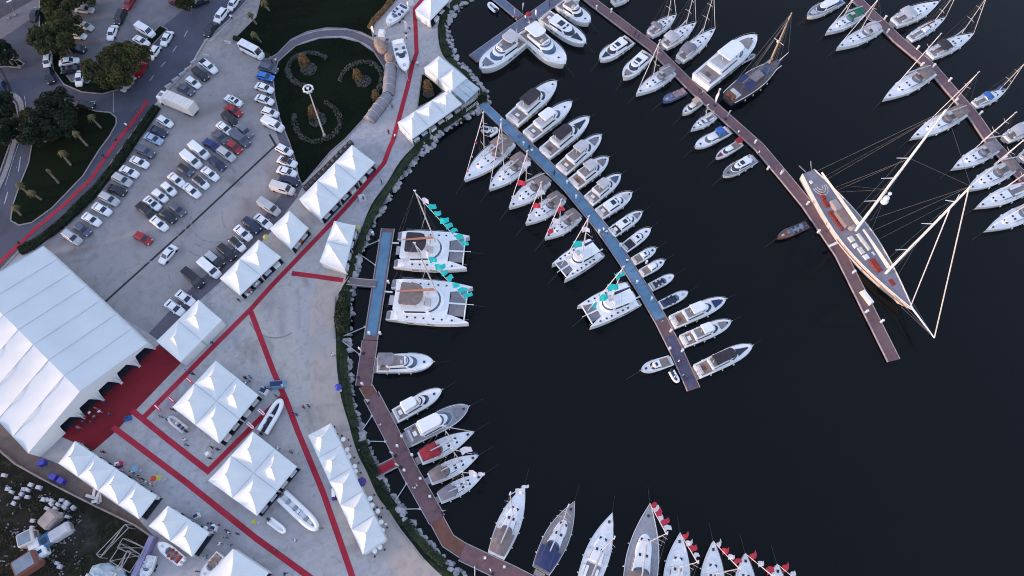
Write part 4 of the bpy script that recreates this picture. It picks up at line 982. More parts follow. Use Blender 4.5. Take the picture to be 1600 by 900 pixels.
sail((1053, 955), (1063, 832), 39, 'white sailboat with navy foredeck pad and red flags in the bottom row', (1059.5, 887), (1091, 878), GRYCV, group=G, flags=FR[:4], zd=1.3)
sail((1112, 962), (1115, 845), 36, 'white sailboat just left of the two cut-off ones in the bottom row', (1117, 897), (1157, 888), GRYCV, group=G, flags=FR[1:5], zd=1.3)
sail((1165, 972), (1165, 864), 34, 'white sailboat mostly below the bottom edge, second from the right', (1168, 912), (1210, 900), GRYCV, group=G, flags=FR[1:4], zd=1.3)
sail((1217, 980), (1215, 881), 33, 'white bow at the bottom edge, rightmost of the row', (1219, 928), (1262, 918), GRYCV, group=G, flags=FR[1:4], zd=1.3)
G = 'boats on the left side of the longest pontoon'
motor((984, 61), (937, 92), 21, 'small yacht with a dark foredeck window and black cover, top of the longest pontoon', zd=1.3, fly=False, fwin=True, sun=1, cover=DKCV, group=G)
motor((1013, 83), (974, 120), 23, 'white yacht with dark sunroof and brown foredeck', zd=1.4, fly=False, sun=1, dm=WHITE, pad=TEAK, roofc=WHITE, group=G)
sail((1051, 110), (994, 146), 20, 'white sailboat with grey bimini, pointing down left beside the blue speedboat', (1020, 123), (1031, 63), GRYCV, group=G)
speed((1071, 141), (1036, 157), 12, 'small purple-blue open boat with orange seats', hm=mat('slate_hull', (0.13, 0.15, 0.27), .4), inner=GREYD, seatc=ORNG, deckc=mat('slate_hull', (0.13, 0.15, 0.27), .4))
motor((1095, 157), (1067, 177), 13, 'small cream cabin boat below the purple-blue one', hm=CREAM, dm=WDECK, small=True, fly=False, roofc=TAN, zd=.9, group=G, sun=None, top=mat('peach_canvas', (0.5, 0.36, 0.26), .8), topx=(.2, .5))
sail((1117, 180), (1080, 202), 14, 'small bare white sailboat between the cream cabin boat and the blue-windowed cruiser', (1102, 186), (1106, 164), None, hood=None, group=G, zd=.9, plank=False, boom=.3, furl=False)
motor((1138, 203), (1086, 229), 17, 'white cruiser with blue glass roof and black sunroof', fly=False, small=True, bglass=BGLASS, cover=BGLASS, top=BLUECV, topx=(.22, .4), zd=1.0, group=G)
motor((1157, 223), (1119, 246), 13, 'small white boat with a red canopy and red bow', fly=False, small=True, top=REDCV, topx=(.03, .26), zd=.9, group=G, pad=REDCV)
motor((1178, 247), (1130, 274), 19, 'white cabin boat with a beige deck, lowest above the empty stretch of pontoon', fly=False, small=False, dm=TEAKG, sun=1, zd=1.0, group=G, aft=GREYD)
speed((1262, 350), (1215, 371), 14, 'small boat with a varnished brown foredeck and twin grey gangways', hm=WOOD, deckc=WOOD, inner=GREYD, seatc=NAVY)
G = 'boats on the right side of the longest pontoon'
sail((1016, 52), (1057, 23), 17, 'white sailboat with an open cluttered cockpit, topmost right of the longest pontoon', (1043, 33), (1052, -22), GRYCV, cov=(.1, .25), group=G)
sail((1038, 70), (1088, 35), 19, 'white sailboat with beige bimini, middle of the three at the top', (1072, 38), (1086, -16), LGRYCV, group=G)
sail((1063, 91), (1118, 44), 20, 'white sailboat with dark grey cover beside the superyacht', (1098, 51), (1116, -12), GRYCV, group=G)
sy, L, B, inv = motor((1096, 125), (1181, 55), 37, 'very large white superyacht with a long upper deck roof', top=WHITE, topx=(.34, .66), zd=2.3, pad=TEAKG, dm=WDECK, group=G, aft=TEAKG, fly=True, bglass=BGLASS)
rib((1159, 96), (1180, 85), 8, 'grey dinghy floating beside the superyacht', tube=LGRYCV, seats=2)
G = 'boats on the left side of the right-hand pontoon'
motor((1314, -2), (1262, 24), 18, 'grey-decked motor boat with blue cushions at the top right corner', fly=False, dm=GREYD, pad=LGRYCV, cover=BLUECV, zd=1.2, group=G)
sail((1346, 20), (1291, 50), 18, 'white sailboat with a green cockpit cover', (1318, 26), (1336, -6), GRNCV, cov=(.05, .28), group=G, plank=False)
sail((1375, 42), (1308, 74), 19, 'white sailboat with beige cover just below the green-covered one', (1343, 50), (1374, -4), LGRYCV, cov=(.1, .3), group=G)
sail((1457, 110), (1381, 154), 25, 'white sailboat with grey cockpit cover, largest left of the right-hand pontoon', (1411, 121), (1470, 53), TAN, cov=(.1, .33), group=G)
sail((1506, 174), (1424, 215), 24, 'sailboat with pink fenders partly behind the schooner mast', (1468, 185), (1529, 113), TAN, cov=(.03, .28), group=G)
sail((1556, 230), (1489, 262), 23, 'white sailboat with grey cover and a dark foredeck hatch beyond the schooner masts', (1533, 222), (1587, 176), GRYCV, group=G)
sail((1581, 260), (1511, 296), 26, 'white sailboat with brown cockpit whose bow meets the schooner mast tip', (1553, 257), (1618, 203), TAN, cov=(.03, .2), group=G)
sail((1606, 291), (1526, 323), 24, 'white sailboat with a red boom cover near the right edge', (1572, 293), (1640, 245), None, hood=None, group=G, boomc=REDCV)
sail((1627, 322), (1541, 359), 26, 'large white sailboat cut by the right edge, lowest of its row', (1590, 325), (1662, 285), GRYCV, group=G)
G = 'boats on the right side of the right-hand pontoon'
sail((1399, 34), (1468, 2), 22, 'white deck-saloon boat without a mast, topmost right of the right-hand pontoon', None, None, LGRYCV, cov=(.12, .34), hood=None, dm=WDECK, group=G)
sail((1422, 60), (1478, 27), 15, 'small sailboat with a red boom cover', (1455, 40), (1502, -22), None, hood=None, boomc=REDCV, group=G, zd=.95)
sail((1454, 85), (1522, 52), 20, 'white sailboat with black bimini and tall twin-line rig', (1503, 52), (1543, -6), DKCV, cov=(.14, .34), group=G)
sail((1523, 163), (1573, 140), 16, 'small sailboat with a bright blue cover and red stay', (1562, 140), (1602, 98), BLUECV, cov=(.2, .38), hood=None, boomc=BLUECV, group=G, zd=.95)
sail((1574, 215), (1640, 182), 21, 'white sailboat stern at the right edge, upper of the two', (1620, 190), (1680, 140), LGRYCV, group=G)
sail((1598, 246), (1665, 212), 20, 'white sailboat stern at the right edge, lower of the two', (1640, 222), (1700, 180), LGRYCV, group=G)
rib((776, 16), (763, 4), 10, 'white dinghy with outboard beside the short top pontoon arm', tube=WHITE, seats=1, console=False)
rib((763, 210), (778, 200), 11, 'tiny dinghy with purple seats between the big sailboat and the gangway', tube=WHITE, ins=NAVY)
rib((752, 200), (776, 204), 10, 'small open boat tucked beside the narrow gangway', tube=LGRYCV, floor=NAVY)
sail((870, -18), (905, 1), 16, 'white boat cut off by the top edge beyond the four yachts', None, None, LGRYCV, group=G, hood=None, plank=False)
sail((958, 2), (990, -14), 14, 'pale blue boat stern cut off at the top edge', None, None, BLUECV, group=G, hood=None, plank=False)

# ---- gulet
r, L, B, inv = frame('wooden_gulet', 'dark wooden two-ended gulet with navy deck tarps', 'ship', (1139, 153), (1222, 92), 32, 1.8)
DH = mat('dark_hull_paint', (0.035, 0.035, 0.055), .35, .2, 1.0)
X, Z = hull(r, L, B, 1.8, lambda t: max(.1, .62 + .38 * math.sin(math.pi * min(1, t / .8)) if t < .4 else ws_(t)), DH, mat('gulet_deck', (0.115, 0.095, 0.11), .7, .25, 2.0), .3, .05, .84, .16)
hw = B / 2
block(r, 'deckhouse', WOOD, X(.38), X(.6), hw * .5, hw * .45, 1.85, .7, .3, 0, .1)
block(r, 'forward_cabin', BGLASS, X(.63), X(.78), hw * .45, hw * .35, 1.95, .45, .4, 0, .1)
MB().box(X(.5), 0, 2.63, L * .2, B * .36, .05).build('cabin_roof', TEAKG, r)
for a, b_, s_ in ((.22, .38, 1), (.22, .38, -1)):
    MB().box(X((a + b_) / 2), s_ * hw * .42, 3.3, L * (b_ - a), B * .36, .08).build('awning', NAVY, r)
MB().box(X(.1), 0, 1.95, L * .1, B * .5, .3).build('aft_cushion', CREAM, r)
MB().box(X(.03), 0, 2.3, L * .05, B * .4, .9).build('stern_rail', WOOD, r)
m = MB(); m.path([(X(i / 10), -hw * .97 * max(.55, ws_(i / 10)), Z(i / 10) + .08) for i in range(10)], .1); m.path([(X(i / 10), hw * .97 * max(.55, ws_(i / 10)), Z(i / 10) + .08) for i in range(10)], .1); m.build('cap_rail', CREAM, r)
fenders(r, L, B, ws_, X, 1.6, 4)
MB().tube((X(.94), 0, Z(.95)), (X(1.1), 0, Z(1) + .7), .13, .08).build('bowsprit', CREAM, r)
b0 = P(1202, 98.5, 2.2); t0 = above(b0, 1237, 20); bl, tl = inv @ b0, inv @ t0
ms = MB().tube(bl, tl, .22, .14, 8).build('mast', mat('pale_spar', (0.55, 0.40, 0.27), .5, .1), r)
MB().ell(bl.lerp(tl, .42) + Vector((.3, .3, 0)), .35, .35, .3).build('radar_dome', WHITE, ms)
m = MB(); m.tube(bl.lerp(tl, .45) - Vector((0, 1.4, 0)), bl.lerp(tl, .45) + Vector((0, 1.4, 0)), .06); m.build('spreader', CREAM, ms)
s0 = bl + Vector((-.3, 0, 1.6)); e0 = Vector((X(.2), 0, 4.2)); MB().tube(s0, e0, .16, .12).build('boom', GRYCV, r)
m = MB()
for q in (Vector((X(1.1), 0, Z(1) + .7)), Vector((X(.95), 0, Z(1))), Vector((X(.02), hw * .5, 2.2)), Vector((X(.02), -hw * .5, 2.2))): m.tube(tl, q, .035, None, 4)
for s_ in (-1, 1):
    for k in (.5, .58, .64): m.tube(bl.lerp(tl, .9), Vector((X(k), s_ * hw * .9, 1.9)), .025, None, 4)
m.build('rigging', ROPE, r)

# ---- the schooner
r, L, B, inv = frame('schooner', 'very long classic two-masted schooner with cream sides and tall pale masts', 'sailing ship', (1263, 268), (1428, 486), 50, 2.2)
wsc = lambda t: (.44 + .56 * math.sin(math.pi / 2 * min(1, t / .48))) if t < .48 else max(.03, 1 - ((t - .48) / .52) ** 1.6)
SIDE = mat('cream_topsides', (0.70, 0.67, 0.61), .35, .06, .6)
X, Z = hull(r, L, B, 2.2, wsc, SIDE, mat('schooner_deck', (0.235, 0.212, 0.24), .75, .12, 1.2), .25, .10, .84, .28)
hw = B / 2
m = MB()
for s_ in (-1, 1): m.path([(X(i / 20), s_ * (hw * wsc(i / 20) - .14), Z(i / 20) + .06) for i in range(21)], .08)
m.build('cap_rail', CREAM, r)
m = MB(); m.path([(X(.45 + i / 40), (hw * wsc(.45 + i / 40) + .02), Z(.45 + i / 40) * .72) for i in range(22)], .07); m.path([(X(.45 + i / 40), -(hw * wsc(.45 + i / 40) + .02), Z(.45 + i / 40) * .72) for i in range(22)], .07); m.build('red_stripe', RUST, r)
HS = mat('deckhouse_top', (0.40, 0.34, 0.32), .7, .1, 1.5); HS2 = mat('deckhouse_top_dark', (0.25, 0.18, 0.17), .7, .1, 1.5)
w2 = lambda p: inv @ P(*p, 2.6)
def onship(name, px, py, sx, sy, h, m_, rot=0.0, z=2.2):
    c = inv @ P(px, py, z + h); return MB().box(c.x, c.y, z + h / 2 + .02, sx, sy, h, rot, .94, .9).build(name, m_, r)
block(r, 'aft_deckhouse', HS, X(.235), X(.45), hw * .20, hw * .28, 2.25, .9, .1, 0, .08)
MB().box((w2((1318, 342))).x, (w2((1318, 342))).y, 2.9, L * .115, B * .30, 1.1, 0, .96, .92).build('main_deckhouse', HS2, r)
for px, py, sx, sy in ((1286, 306, 1.5, .8), (1291, 317, 1.8, .9), (1302, 337, 2.6, .7), (1311, 352, 2.6, .5)):
    onship('red_cushion', px, py, sx, sy, .35, RUST, 0)
for px, py, sx, sy, h, m_ in ((1331, 373, 1.3, 1.0, .5, CREAM), (1337, 383, 1.0, .9, .5, WHITE), (1346, 391, 1.6, .9, .45, CREAM), (1354, 401, 1.1, 1, .5, WHITE), (1350, 377, 4.2, .6, .7, CREAM), (1369, 414, 3.0, 1.3, .6, RUST), (1394, 441, 1.4, 1.0, .4, RUST), (1404, 455, .9, .9, .3, LGRYCV), (1268, 284, .8, .5, .4, CREAM), (1365, 396, .9, .4, .3, WHITE)):
    onship('deck_locker' if m_ is not RUST else 'red_deck_cover', px, py, sx, sy, h, m_)
c = inv @ P(1281, 293, 2.6)
for k in (1.0, .7, .4):
    m = MB(); m.path([(c.x - .2 + 2.2 * k * math.cos(a), c.y + 1.5 * k * math.sin(a), 2.75) for a in [i * .26 - 1.6 for i in range(13)]], .05, 4); m.build('cockpit_rail', CREAM, r)
def shipmast(base, top, cross, rad):
    b_ = P(*base, 2.4); t_ = above(b_, *top); b_, t_ = inv @ b_, inv @ t_
    ms = MB().tube(b_, t_, rad, rad * .6, 10).build('mast', mat('cream_mast', (0.76, 0.77, 0.76), .4, .08, 1.0), r)
    for f, w_ in cross:
        c = b_.lerp(t_, f); m = MB()
        for s_ in (-1, 1): m.tube(c, (c.x - .9, c.y + s_ * w_, c.z + .15), .11, .06, 5)
        m.build('spreader', WDECK, ms)
    return b_, t_, ms
b1, t1, ms1 = shipmast((1337, 360), (1478, 172), ((.30, 2.6), (.5, 2.4), (.66, 2.1), (.84, 1.5)), .31)
b2, t2, ms2 = shipmast((1384, 427), (1517, 291), ((.32, 2.4), (.62, 2.0), (.85, 1.4)), .29)
for f, dy, rr in ((.30, 1.0, .75), (.33, .9, .6), (.37, .95, .38)):
    c = b1.lerp(t1, f); MB().ell((c.x + .6, c.y + dy, c.z), rr, rr, rr * .9, 10, 7).build('radar_dome', WHITE, ms1)
def spar(a, b_, rad, cov, nm='boom'):
    o = MB().tube(a, b_, rad, rad * .8, 7).build(nm, mat('cream_mast', (0.76, 0.77, 0.76)), r)
    MB().loft([[(a.x, a.y - .42, a.z + .1), (a.x, a.y, a.z + .8), (a.x, a.y + .42, a.z + .1)], [(lp(a.x, b_.x, .5), lp(a.y, b_.y, .5) - .36, lp(a.z, b_.z, .5) + .1), (lp(a.x, b_.x, .5), lp(a.y, b_.y, .5), lp(a.z, b_.z, .5) + .6), (lp(a.x, b_.x, .5), lp(a.y, b_.y, .5) + .36, lp(a.z, b_.z, .5) + .1)], [(b_.x, b_.y - .2, b_.z + .1), (b_.x, b_.y, b_.z + .35), (b_.x, b_.y + .2, b_.z + .1)]]).build('sail_cover', cov, o)
SC = mat('cream_sail_cover', (0.62, 0.56, 0.50), .8, .1, 1.0)
s0 = b1 + Vector((-.4, 0, 1.6)); e0 = inv @ P(1284, 270, 4.6); spar(s0, e0, .22, SC)
s0 = b2 + Vector((-.4, 0, 1.6)); e0 = Vector((b1.x + 1.0, b1.y, 4.4)); spar(s0, e0, .2, SC)
bs = inv @ P(1460, 528, 3.6); bf = Vector((X(.97), 0, Z(.97)))
MB().tube(bf, bs, .22, .12, 8).build('bowsprit', mat('cream_mast', (0.76, 0.77, 0.76)), r)
m = MB(); m.tube(b2.lerp(t2, .98), bs, .10, .11, 5); m.build('furled_jib', CREAM, r)
m = MB(); m.tube(b2.lerp(t2, .8), bf, .10, .09, 5); m.build('furled_staysail', PINK, r)
m = MB()
for s_ in (-1, 1): m.tube((X(.88), s_ * hw * wsc(.88), 2.5), bs, .04, None, 4)
m.tube(bs, (bf.x - 1, bf.y, .3), .04, None, 4); m.build('bowsprit_stay', ROPE, r)
sp = lambda px, py: inv @ P(px, py, 2.4)
m = MB()
for a, c, w_ in ((t1, sp(1277, 267), .06), (t1, sp(1290, 275), .035), (t1, sp(1294, 279), .05), (b1.lerp(t1, .66), sp(1305, 293), .06), (b1.lerp(t1, .66), sp(1309, 297), .06), (b1.lerp(t1, .4), sp(1312, 300), .04), (b1.lerp(t1, .4), sp(1322, 290), .03),
                 (t2, Vector((b1.x - 1, hw * .85, 2.4)), .05), (t2, Vector((b1.x + 1.5, hw * .85, 2.4)), .05), (b2.lerp(t2, .9), Vector((b1.x + 4, -hw * .8, 2.4)), .03), (t1, t2, .03), (b1.lerp(t1, .66), t2, .03)):
    m.tube(a, c, w_ * .62, None, 4)
for b_, t_ in ((b1, t1), (b2, t2)):
    for s_ in (-1, 1):
        for dx, f in ((-1.2, .97), (0, .66), (1.2, .45)): m.tube(b_.lerp(t_, f), Vector((b_.x + dx, s_ * hw * wsc(.5 + b_.x / L) * .96, 2.5)), .022, None, 4)
m.build('rigging', ROPE, r)
c0 = sp(1259, 263)
for dx, dy in ((-2.2, 1.2), (-2.2, -1.2)): MB().tube((X(.0), dy * .6, 2.4), (X(0) + dx * .8, dy * 1.2, 2.9), .12).build('davit', GRYCV, r)
MB().box(X(.47), -hw * 1.02 * wsc(.47) - 1.0, 1.6, .5, 2.6, .08).build('gangplank', WDECK, r)
# ---- boats on land
speed((633, 8), (604, 36), 16, 'white open boat on the ground at the top beside the orange hedge', zb=LAND + .5, trailer=True, inner=WDECK, seatc=NAVY, group='boats shown on land')
r, L, B, X = speed((621, 62), (634, 110), 21, 'large white sport boat on a trailer beside the red carpet', zb=LAND + .7, trailer=True, inner=WDECK, seatc=BGLASS, wind=GLASS, foredeck=.55, group='boats shown on land')
MB().box(X(.18), 0, 2.0, L * .14, B * .7, .08).build('hardtop', WHITE, r)
rib((409, 676), (440, 623), 19, 'dark-floored rib with white console between the V-shaped and straight carpets', tube=WHITE, floor=DKCV, zb=LAND + .3, seats=2, group='boats shown on land')
rib((439, 773), (497, 828), 24, 'long white rib with rows of seats beside the straight carpet', tube=WHITE, floor=WDECK, zb=LAND + .3, seats=4, group='boats shown on land', ins=GREYD)
rib((420, 812), (446, 832), 13, 'small plain white dinghy beside the long white rib', tube=WHITE, floor=WHITE, zb=LAND + .2, seats=0, console=False, group='boats shown on land')
rib((290, 673), (263, 651), 15, 'light grey inflatable beside the upper four-peak cluster', tube=LGRYCV, floor=LGRYCV, zb=LAND + .3, seats=2, group='boats shown on land')
speed((283, 877), (247, 848), 20, 'cream boat with brown deck and outboards beside the lower pair of tents', hm=WHITE, inner=TAN, seatc=REDCV, deckc=WHITE, zb=LAND + .4, motorc=WHITE, group='boats shown on land')
speed((344, 866), (314, 903), 17, 'brown-decked boat half behind the cut-off tent', hm=WHITE, inner=TEAK, seatc=TEAK, zb=LAND + .4, group='boats shown on land')
speed((236, 868), (222, 905), 17, 'white work boat on a trailer beside the purple screen', hm=WHITE, inner=WDECK, seatc=LGRYCV, zb=LAND + .4, trailer=True, group='boats shown on land')
# orange kayak
a, c = P(457, 384, LAND + .5), P(481, 361, LAND + .5); m = MB(); rings = []
for i in range(13):
    t = i / 12; q = a.lerp(c, t); nn = Vector((c.y - a.y, a.x - c.x, 0)).normalized(); q += nn * (.5 * math.sin(math.pi * t)); w_ = .42 * max(.06, math.sin(math.pi * t)) ** .6
    rings.append([tuple(q + nn * (w_ * math.cos(k * math.pi / 4)) + Vector((0, 0, .3 * w_ * 2 * math.sin(k * math.pi / 4)))) for k in range(8)])
km = m.loft(rings).build('kayak', mat('orange_plastic', (0.55, 0.17, 0.05), .5, .15, 2)); tag(km, 'orange kayak shown in front of the single tent', 'kayak')

# ================================================================== cars
CARD = {  # length, width, height, bonnet, boot, windscreen rake, rear rake, belt height
    'sedan': (4.6, 1.8, 1.45, .25, .13, .72, .8, .88), 'hatchback': (4.15, 1.75, 1.5, .23, .03, .68, .5, .9),
    'suv': (4.7, 1.9, 1.72, .23, .02, .62, .42, 1.05), 'van': (5.2, 1.98, 2.05, .16, .0, .55, .08, 1.15),
    'minibus': (6.4, 2.1, 2.6, .10, .0, .6, .06, 1.3), 'pickup truck': (5.3, 1.9, 1.75, .24, .34, .45, .15, 1.0), 'convertible': (4.4, 1.8, 1.3, .30, .2, .5, .4, .85)}
CC = {'white': (0.72, 0.73, 0.74), 'silver': (0.40, 0.41, 0.43), 'grey': (0.15, 0.16, 0.19), 'slate': (0.075, 0.085, 0.125), 'black': (0.016, 0.016, 0.02),
      'red': (0.30, 0.012, 0.02), 'blue': (0.012, 0.03, 0.16), 'bright blue': (0.03, 0.15, 0.50), 'navy': (0.02, 0.025, 0.065), 'pale blue': (0.28, 0.37, 0.50), 'dark red': (0.10, 0.012, 0.016), 'cream': (0.62, 0.58, 0.54)}
def carproto(kind, col, roof):
    L, W, H, bon, boot, fr, rr, belt = CARD[kind]; r = bpy.data.objects.new('parked_' + kind.replace(' ', '_').replace('sedan', 'car').replace('hatchback', 'hatchback'), None); COL.objects.link(r)
    pm = mat('paint_' + col.replace(' ', '_'), CC[col], .22, .05, 1.2, metal=.0)
    rm = pm if roof is None else mat('paint_' + roof, CC[roof], .2, .05, 1.2)
    hb = belt
    prof = [(-.5, .42, .86), (-.485, .62, .92), (-.46, hb * .93, .95), (-.35, hb, .99), (0, hb, 1.0), (.5 - bon, hb, .98), (.40, hb * .88, .93), (.465, hb * .76, .86), (.495, .5, .76), (.5, .38, .72)]
    rings = []
    for x, z, w_ in prof:
        wv = W / 2 * w_; rings.append([(x * L, -wv * .93, .25), (x * L, -wv, min(.5, z - .05)), (x * L, -wv * .97, z - .07 if z > .5 else z), (x * L, -wv * .80, z), (x * L, wv * .80, z), (x * L, wv * .97, z - .07 if z > .5 else z), (x * L, wv, min(.5, z - .05)), (x * L, wv * .93, .25)])
    m = MB(); m.loft(rings)
    # greenhouse
    xa, xb = -.5 * L + boot * L + .06, (.5 - bon) * L + .05
    ta, tb = xa + rr, xb - fr; wb, wt = W / 2 * .93, W / 2 * (.76 if kind not in ('van', 'minibus') else .86)
    z0, z1 = hb - .03, H
    cab = [[(xa, -wb * .95, z0), (xb, -wb * .92, z0), (xb, wb * .92, z0), (xa, wb * .95, z0)],
           [(ta, -wt, z1 - .07), (tb, -wt * .97, z1 - .07), (tb, wt * .97, z1 - .07), (ta, wt, z1 - .07)],
           [(ta + .12, -wt * .86, z1), (tb - .12, -wt * .84, z1), (tb - .12, wt * .84, z1), (ta + .12, wt * .86, z1)]]
    m.loft(cab[:2], False, False)
    body = m.build('body', pm, r, False)
    MB().loft(cab[1:]).build('roof', rm, r)
    lo, hi = cab[0], cab[1]
    def quad(i, j, f0, f1, g0, g1, nm, off):
        a0, a1 = Vector(lo[i]), Vector(lo[j]); b0, b1 = Vector(hi[i]), Vector(hi[j])
        A = a0.lerp(b0, f0); B_ = a1.lerp(b1, f0); C = a1.lerp(b1, f1); D = a0.lerp(b0, f1)
        q = [A.lerp(B_, g0), A.lerp(B_, g1), D.lerp(C, g1), D.lerp(C, g0)]; q = [p + Vector(off) for p in q]
        MB().add(q, [(0, 1, 2, 3)]).build(nm, GLASS, r)
    quad(1, 2, .08, .98, .07, .93, 'windshield', (.012, 0, .012))
    if not (kind in ('van', 'minibus') and col in ('white', 'cream')): quad(3, 0, .25, .95, .1, .9, 'rear_window', (-.012, 0, .012))
    s1 = .5 if kind == 'van' else 0
    quad(0, 1, .2, .9, .06 + s1, .95, 'side_window', (0, -.013, .006)); quad(2, 3, .2, .9, .05, .94 - s1, 'side_window', (0, .013, .006))
    if kind == 'pickup truck': MB().box(-.33 * L, 0, hb + .01, L * .27, W * .72, .03).build('load_bed', BLACK, r)
    for sx in (-.31, .31):
        for sy in (-1, 1): MB().tube((sx * L, sy * (W / 2 - .2), .33), (sx * L, sy * (W / 2 + .0), .33), .33, None, 12).build('wheel', BLACK, r)
    for sy in (-1, 1):
        MB().box(.475 * L, sy * W * .33, hb * .74, .16, .3, .12).build('headlight', HEADL, r)
        MB().box(-.492 * L, sy * W * .36, hb * .8, .08, .26, .14).build('taillight', TAILL, r)
        MB().box(xb - .25, sy * (W / 2 + .05), hb + .05, .16, .2, .12).build('mirror', pm, r)
    return r
_cp = {}
def car(x, y, deg, kind, col, label, group, roof=None, sunroof=False, z=LAND + .006):
    ctr = P(x, y, LAND + .8); d = P(x + 10 * math.cos(R(deg)), y - 10 * math.sin(R(deg)), LAND + .8) - ctr; rz = math.atan2(d.y, d.x)
    key = (kind, col, roof)
    if key not in _cp:
        r = carproto(*key); _cp[key] = r; r.location = (ctr.x, ctr.y, z); r.rotation_euler = (0, 0, rz); tag(r, label, kind if kind not in ('sedan', 'hatchback', 'suv', 'convertible') else 'car', group)
    else: r = dup(_cp[key], (ctr.x, ctr.y, z), rz, label, group); r['category'] = kind if kind not in ('sedan', 'hatchback', 'suv', 'convertible') else 'car'
    if sunroof:
        for o in r.children:
            pass
        MB().box(-.15, 0, CARD[kind][2] + .012, .7, .8, .02).build('sunroof', GLASS, r)
    return r
HG = 'cars parked along the long hedge'
row = [(257, 189, -30, 'hatchback', 'white'), (246, 204, -25, 'sedan', 'navy'), (239, 216, -25, 'sedan', 'pale blue'), (226, 236, -25, 'suv', 'slate'), (217, 252.5, -25, 'sedan', 'white'), (201, 267.5, -25, 'sedan', 'white'), (190.5, 280.5, -27, 'suv', 'silver'), (181, 296, -20, 'sedan', 'black'), (170, 310.5, -27, 'suv', 'silver'), (158, 326, -28, 'sedan', 'white'), (142, 342, -30, 'sedan', 'white'), (128, 357.5, -35, 'hatchback', 'slate'), (112, 370, -35, 'suv', 'silver')]
for i, (x, y, a, k, c) in enumerate(row): car(x, y, a, k, c, f'{c} {k}, {ORD[i + 1]} from the box truck in the row along the hedge', HG)
DG = 'cars in the middle block of the car park'
mid = [(364, 156.3, 152, 'sedan', 'white', None, 1, 'white sedan with a square sunroof at the top of the middle block'),
 (364, 171.5, -30, 'sedan', 'red', None, 0, 'red car just below the white sedan with a sunroof'),
 (359, 185, -40, 'suv', 'black', None, 0, 'large black suv between the upper red car and a white sedan'),
 (350.6, 199.6, -38, 'sedan', 'white', None, 0, 'white sedan directly below the large black suv'),
 (381.6, 203.6, -40, 'suv', 'grey', None, 0, 'grey suv right of the white sedan and black suv'),
 (343.3, 213.1, -42, 'sedan', 'slate', None, 0, 'dark slate sedan between the white sedan and the blue car'),
 (375.4, 216.5, -38, 'van', 'slate', None, 0, 'dark slate van left-below the grey suv'),
 (365.2, 228.9, -38, 'hatchback', 'red', None, 0, 'bright red hatchback next to the dark slate van'),
 (330.4, 226, -32, 'sedan', 'blue', None, 0, 'deep blue sedan in the middle block'),
 (311.8, 235.7, -38, 'van', 'white', None, 0, 'short white van left of the deep blue sedan'),
 (352.9, 240.2, -35, 'suv', 'silver', None, 0, 'silver suv with white roof below the bright red hatchback'),
 (299.4, 249.8, -38, 'van', 'white', None, 0, 'longer white van below the short white van'),
 (338.8, 254.3, -38, 'sedan', 'navy', None, 0, 'navy sedan below the silver suv'),
 (288.7, 264.4, -35, 'hatchback', 'slate', 'black', 0, 'blue-grey car with a dark roof below the longer white van'),
 (327.5, 270.6, -37, 'sedan', 'white', None, 0, 'white sedan below the navy sedan'),
 (275.2, 280.2, -38, 'sedan', 'white', None, 0, 'white sedan below the blue-grey car, nose to nose with another'),
 (313.5, 284.1, -38, 'hatchback', 'white', 'black', 0, 'white hatchback with a black roof in the middle block'),
 (298.9, 297, -38, 'sedan', 'white', None, 0, 'white sedan just below the black-roofed white hatchback'),
 (262.9, 294.2, -42, 'hatchback', 'white', None, 0, 'white hatchback third from the lower end of the left line'),
 (249.4, 305, -38, 'hatchback', 'white', None, 0, 'white hatchback beside the one with two dark windows'),
 (237.7, 316.9, -38, 'sedan', 'white', None, 1, 'white sedan with dark sunroof beside the black pickup'),
 (227.5, 328.7, -40, 'pickup truck', 'black', None, 0, 'long black pickup at the lower left end of the block'),
 (276.5, 326.4, -38, 'hatchback', 'slate', None, 0, 'dark slate hatchback at the right of the lower end'),
 (260.7, 336, -38, 'sedan', 'black', None, 0, 'black sedan beside the dark slate hatchback'),
 (247.8, 348.4, -38, 'sedan', 'white', None, 0, 'white sedan at the very lower end of the middle block'),
 (222.5, 371.4, -28, 'hatchback', 'red', None, 0, 'red hatchback standing alone in the open car park'),
 (261.7, 396.7, 230, 'sedan', 'white', None, 0, 'white sedan driving alone beside the black drain line')]
for x, y, a, k, c, rf, s_, lb in mid: car(x, y, a, k, c, lb, DG, rf, s_)
EG = 'cars parked beside the round lawn'
east = [(394, 80, -27, 'minibus', 'white', None, 'white minibus at the top corner of the round lawn'), (419, 106.5, -17, 'suv', 'slate', None, 'slate grey suv directly above the bright blue car'), (414, 119, -14, 'hatchback', 'bright blue', None, 'bright blue hatchback beside the round lawn'),
 (412.5, 136.5, -20, 'sedan', 'white', None, 'white sedan directly below the bright blue hatchback'), (412.5, 155, -19, 'sedan', 'white', None, 'white sedan second below the bright blue hatchback'), (421.3, 174.9, -18, 'hatchback', 'white', None, 'white hatchback above the white van by the round lawn'), (426.6, 194.6, -25, 'van', 'white', None, 'white van just above the end of the drain line'),
 (443.5, 233.5, -27, 'hatchback', 'white', None, 'white hatchback just below the end of the drain line'), (448, 252, -20, 'sedan', 'white', 'black', 'white sedan with a black roof beside the round lawn'), (447.5, 267.5, -18, 'sedan', 'white', None, 'white sedan between the black-roofed sedan and the flat navy car'), (450.5, 281.5, -14, 'sedan', 'navy', None, 'flat navy car between a white sedan and the cream van'), (441.5, 294.5, -16, 'van', 'cream', None, 'cream van at the lower corner of the round lawn')]
for x, y, a, k, c, rf, lb in east: car(x, y, a, k, c, lb, EG, rf)
SG = 'cars parked behind the tents'
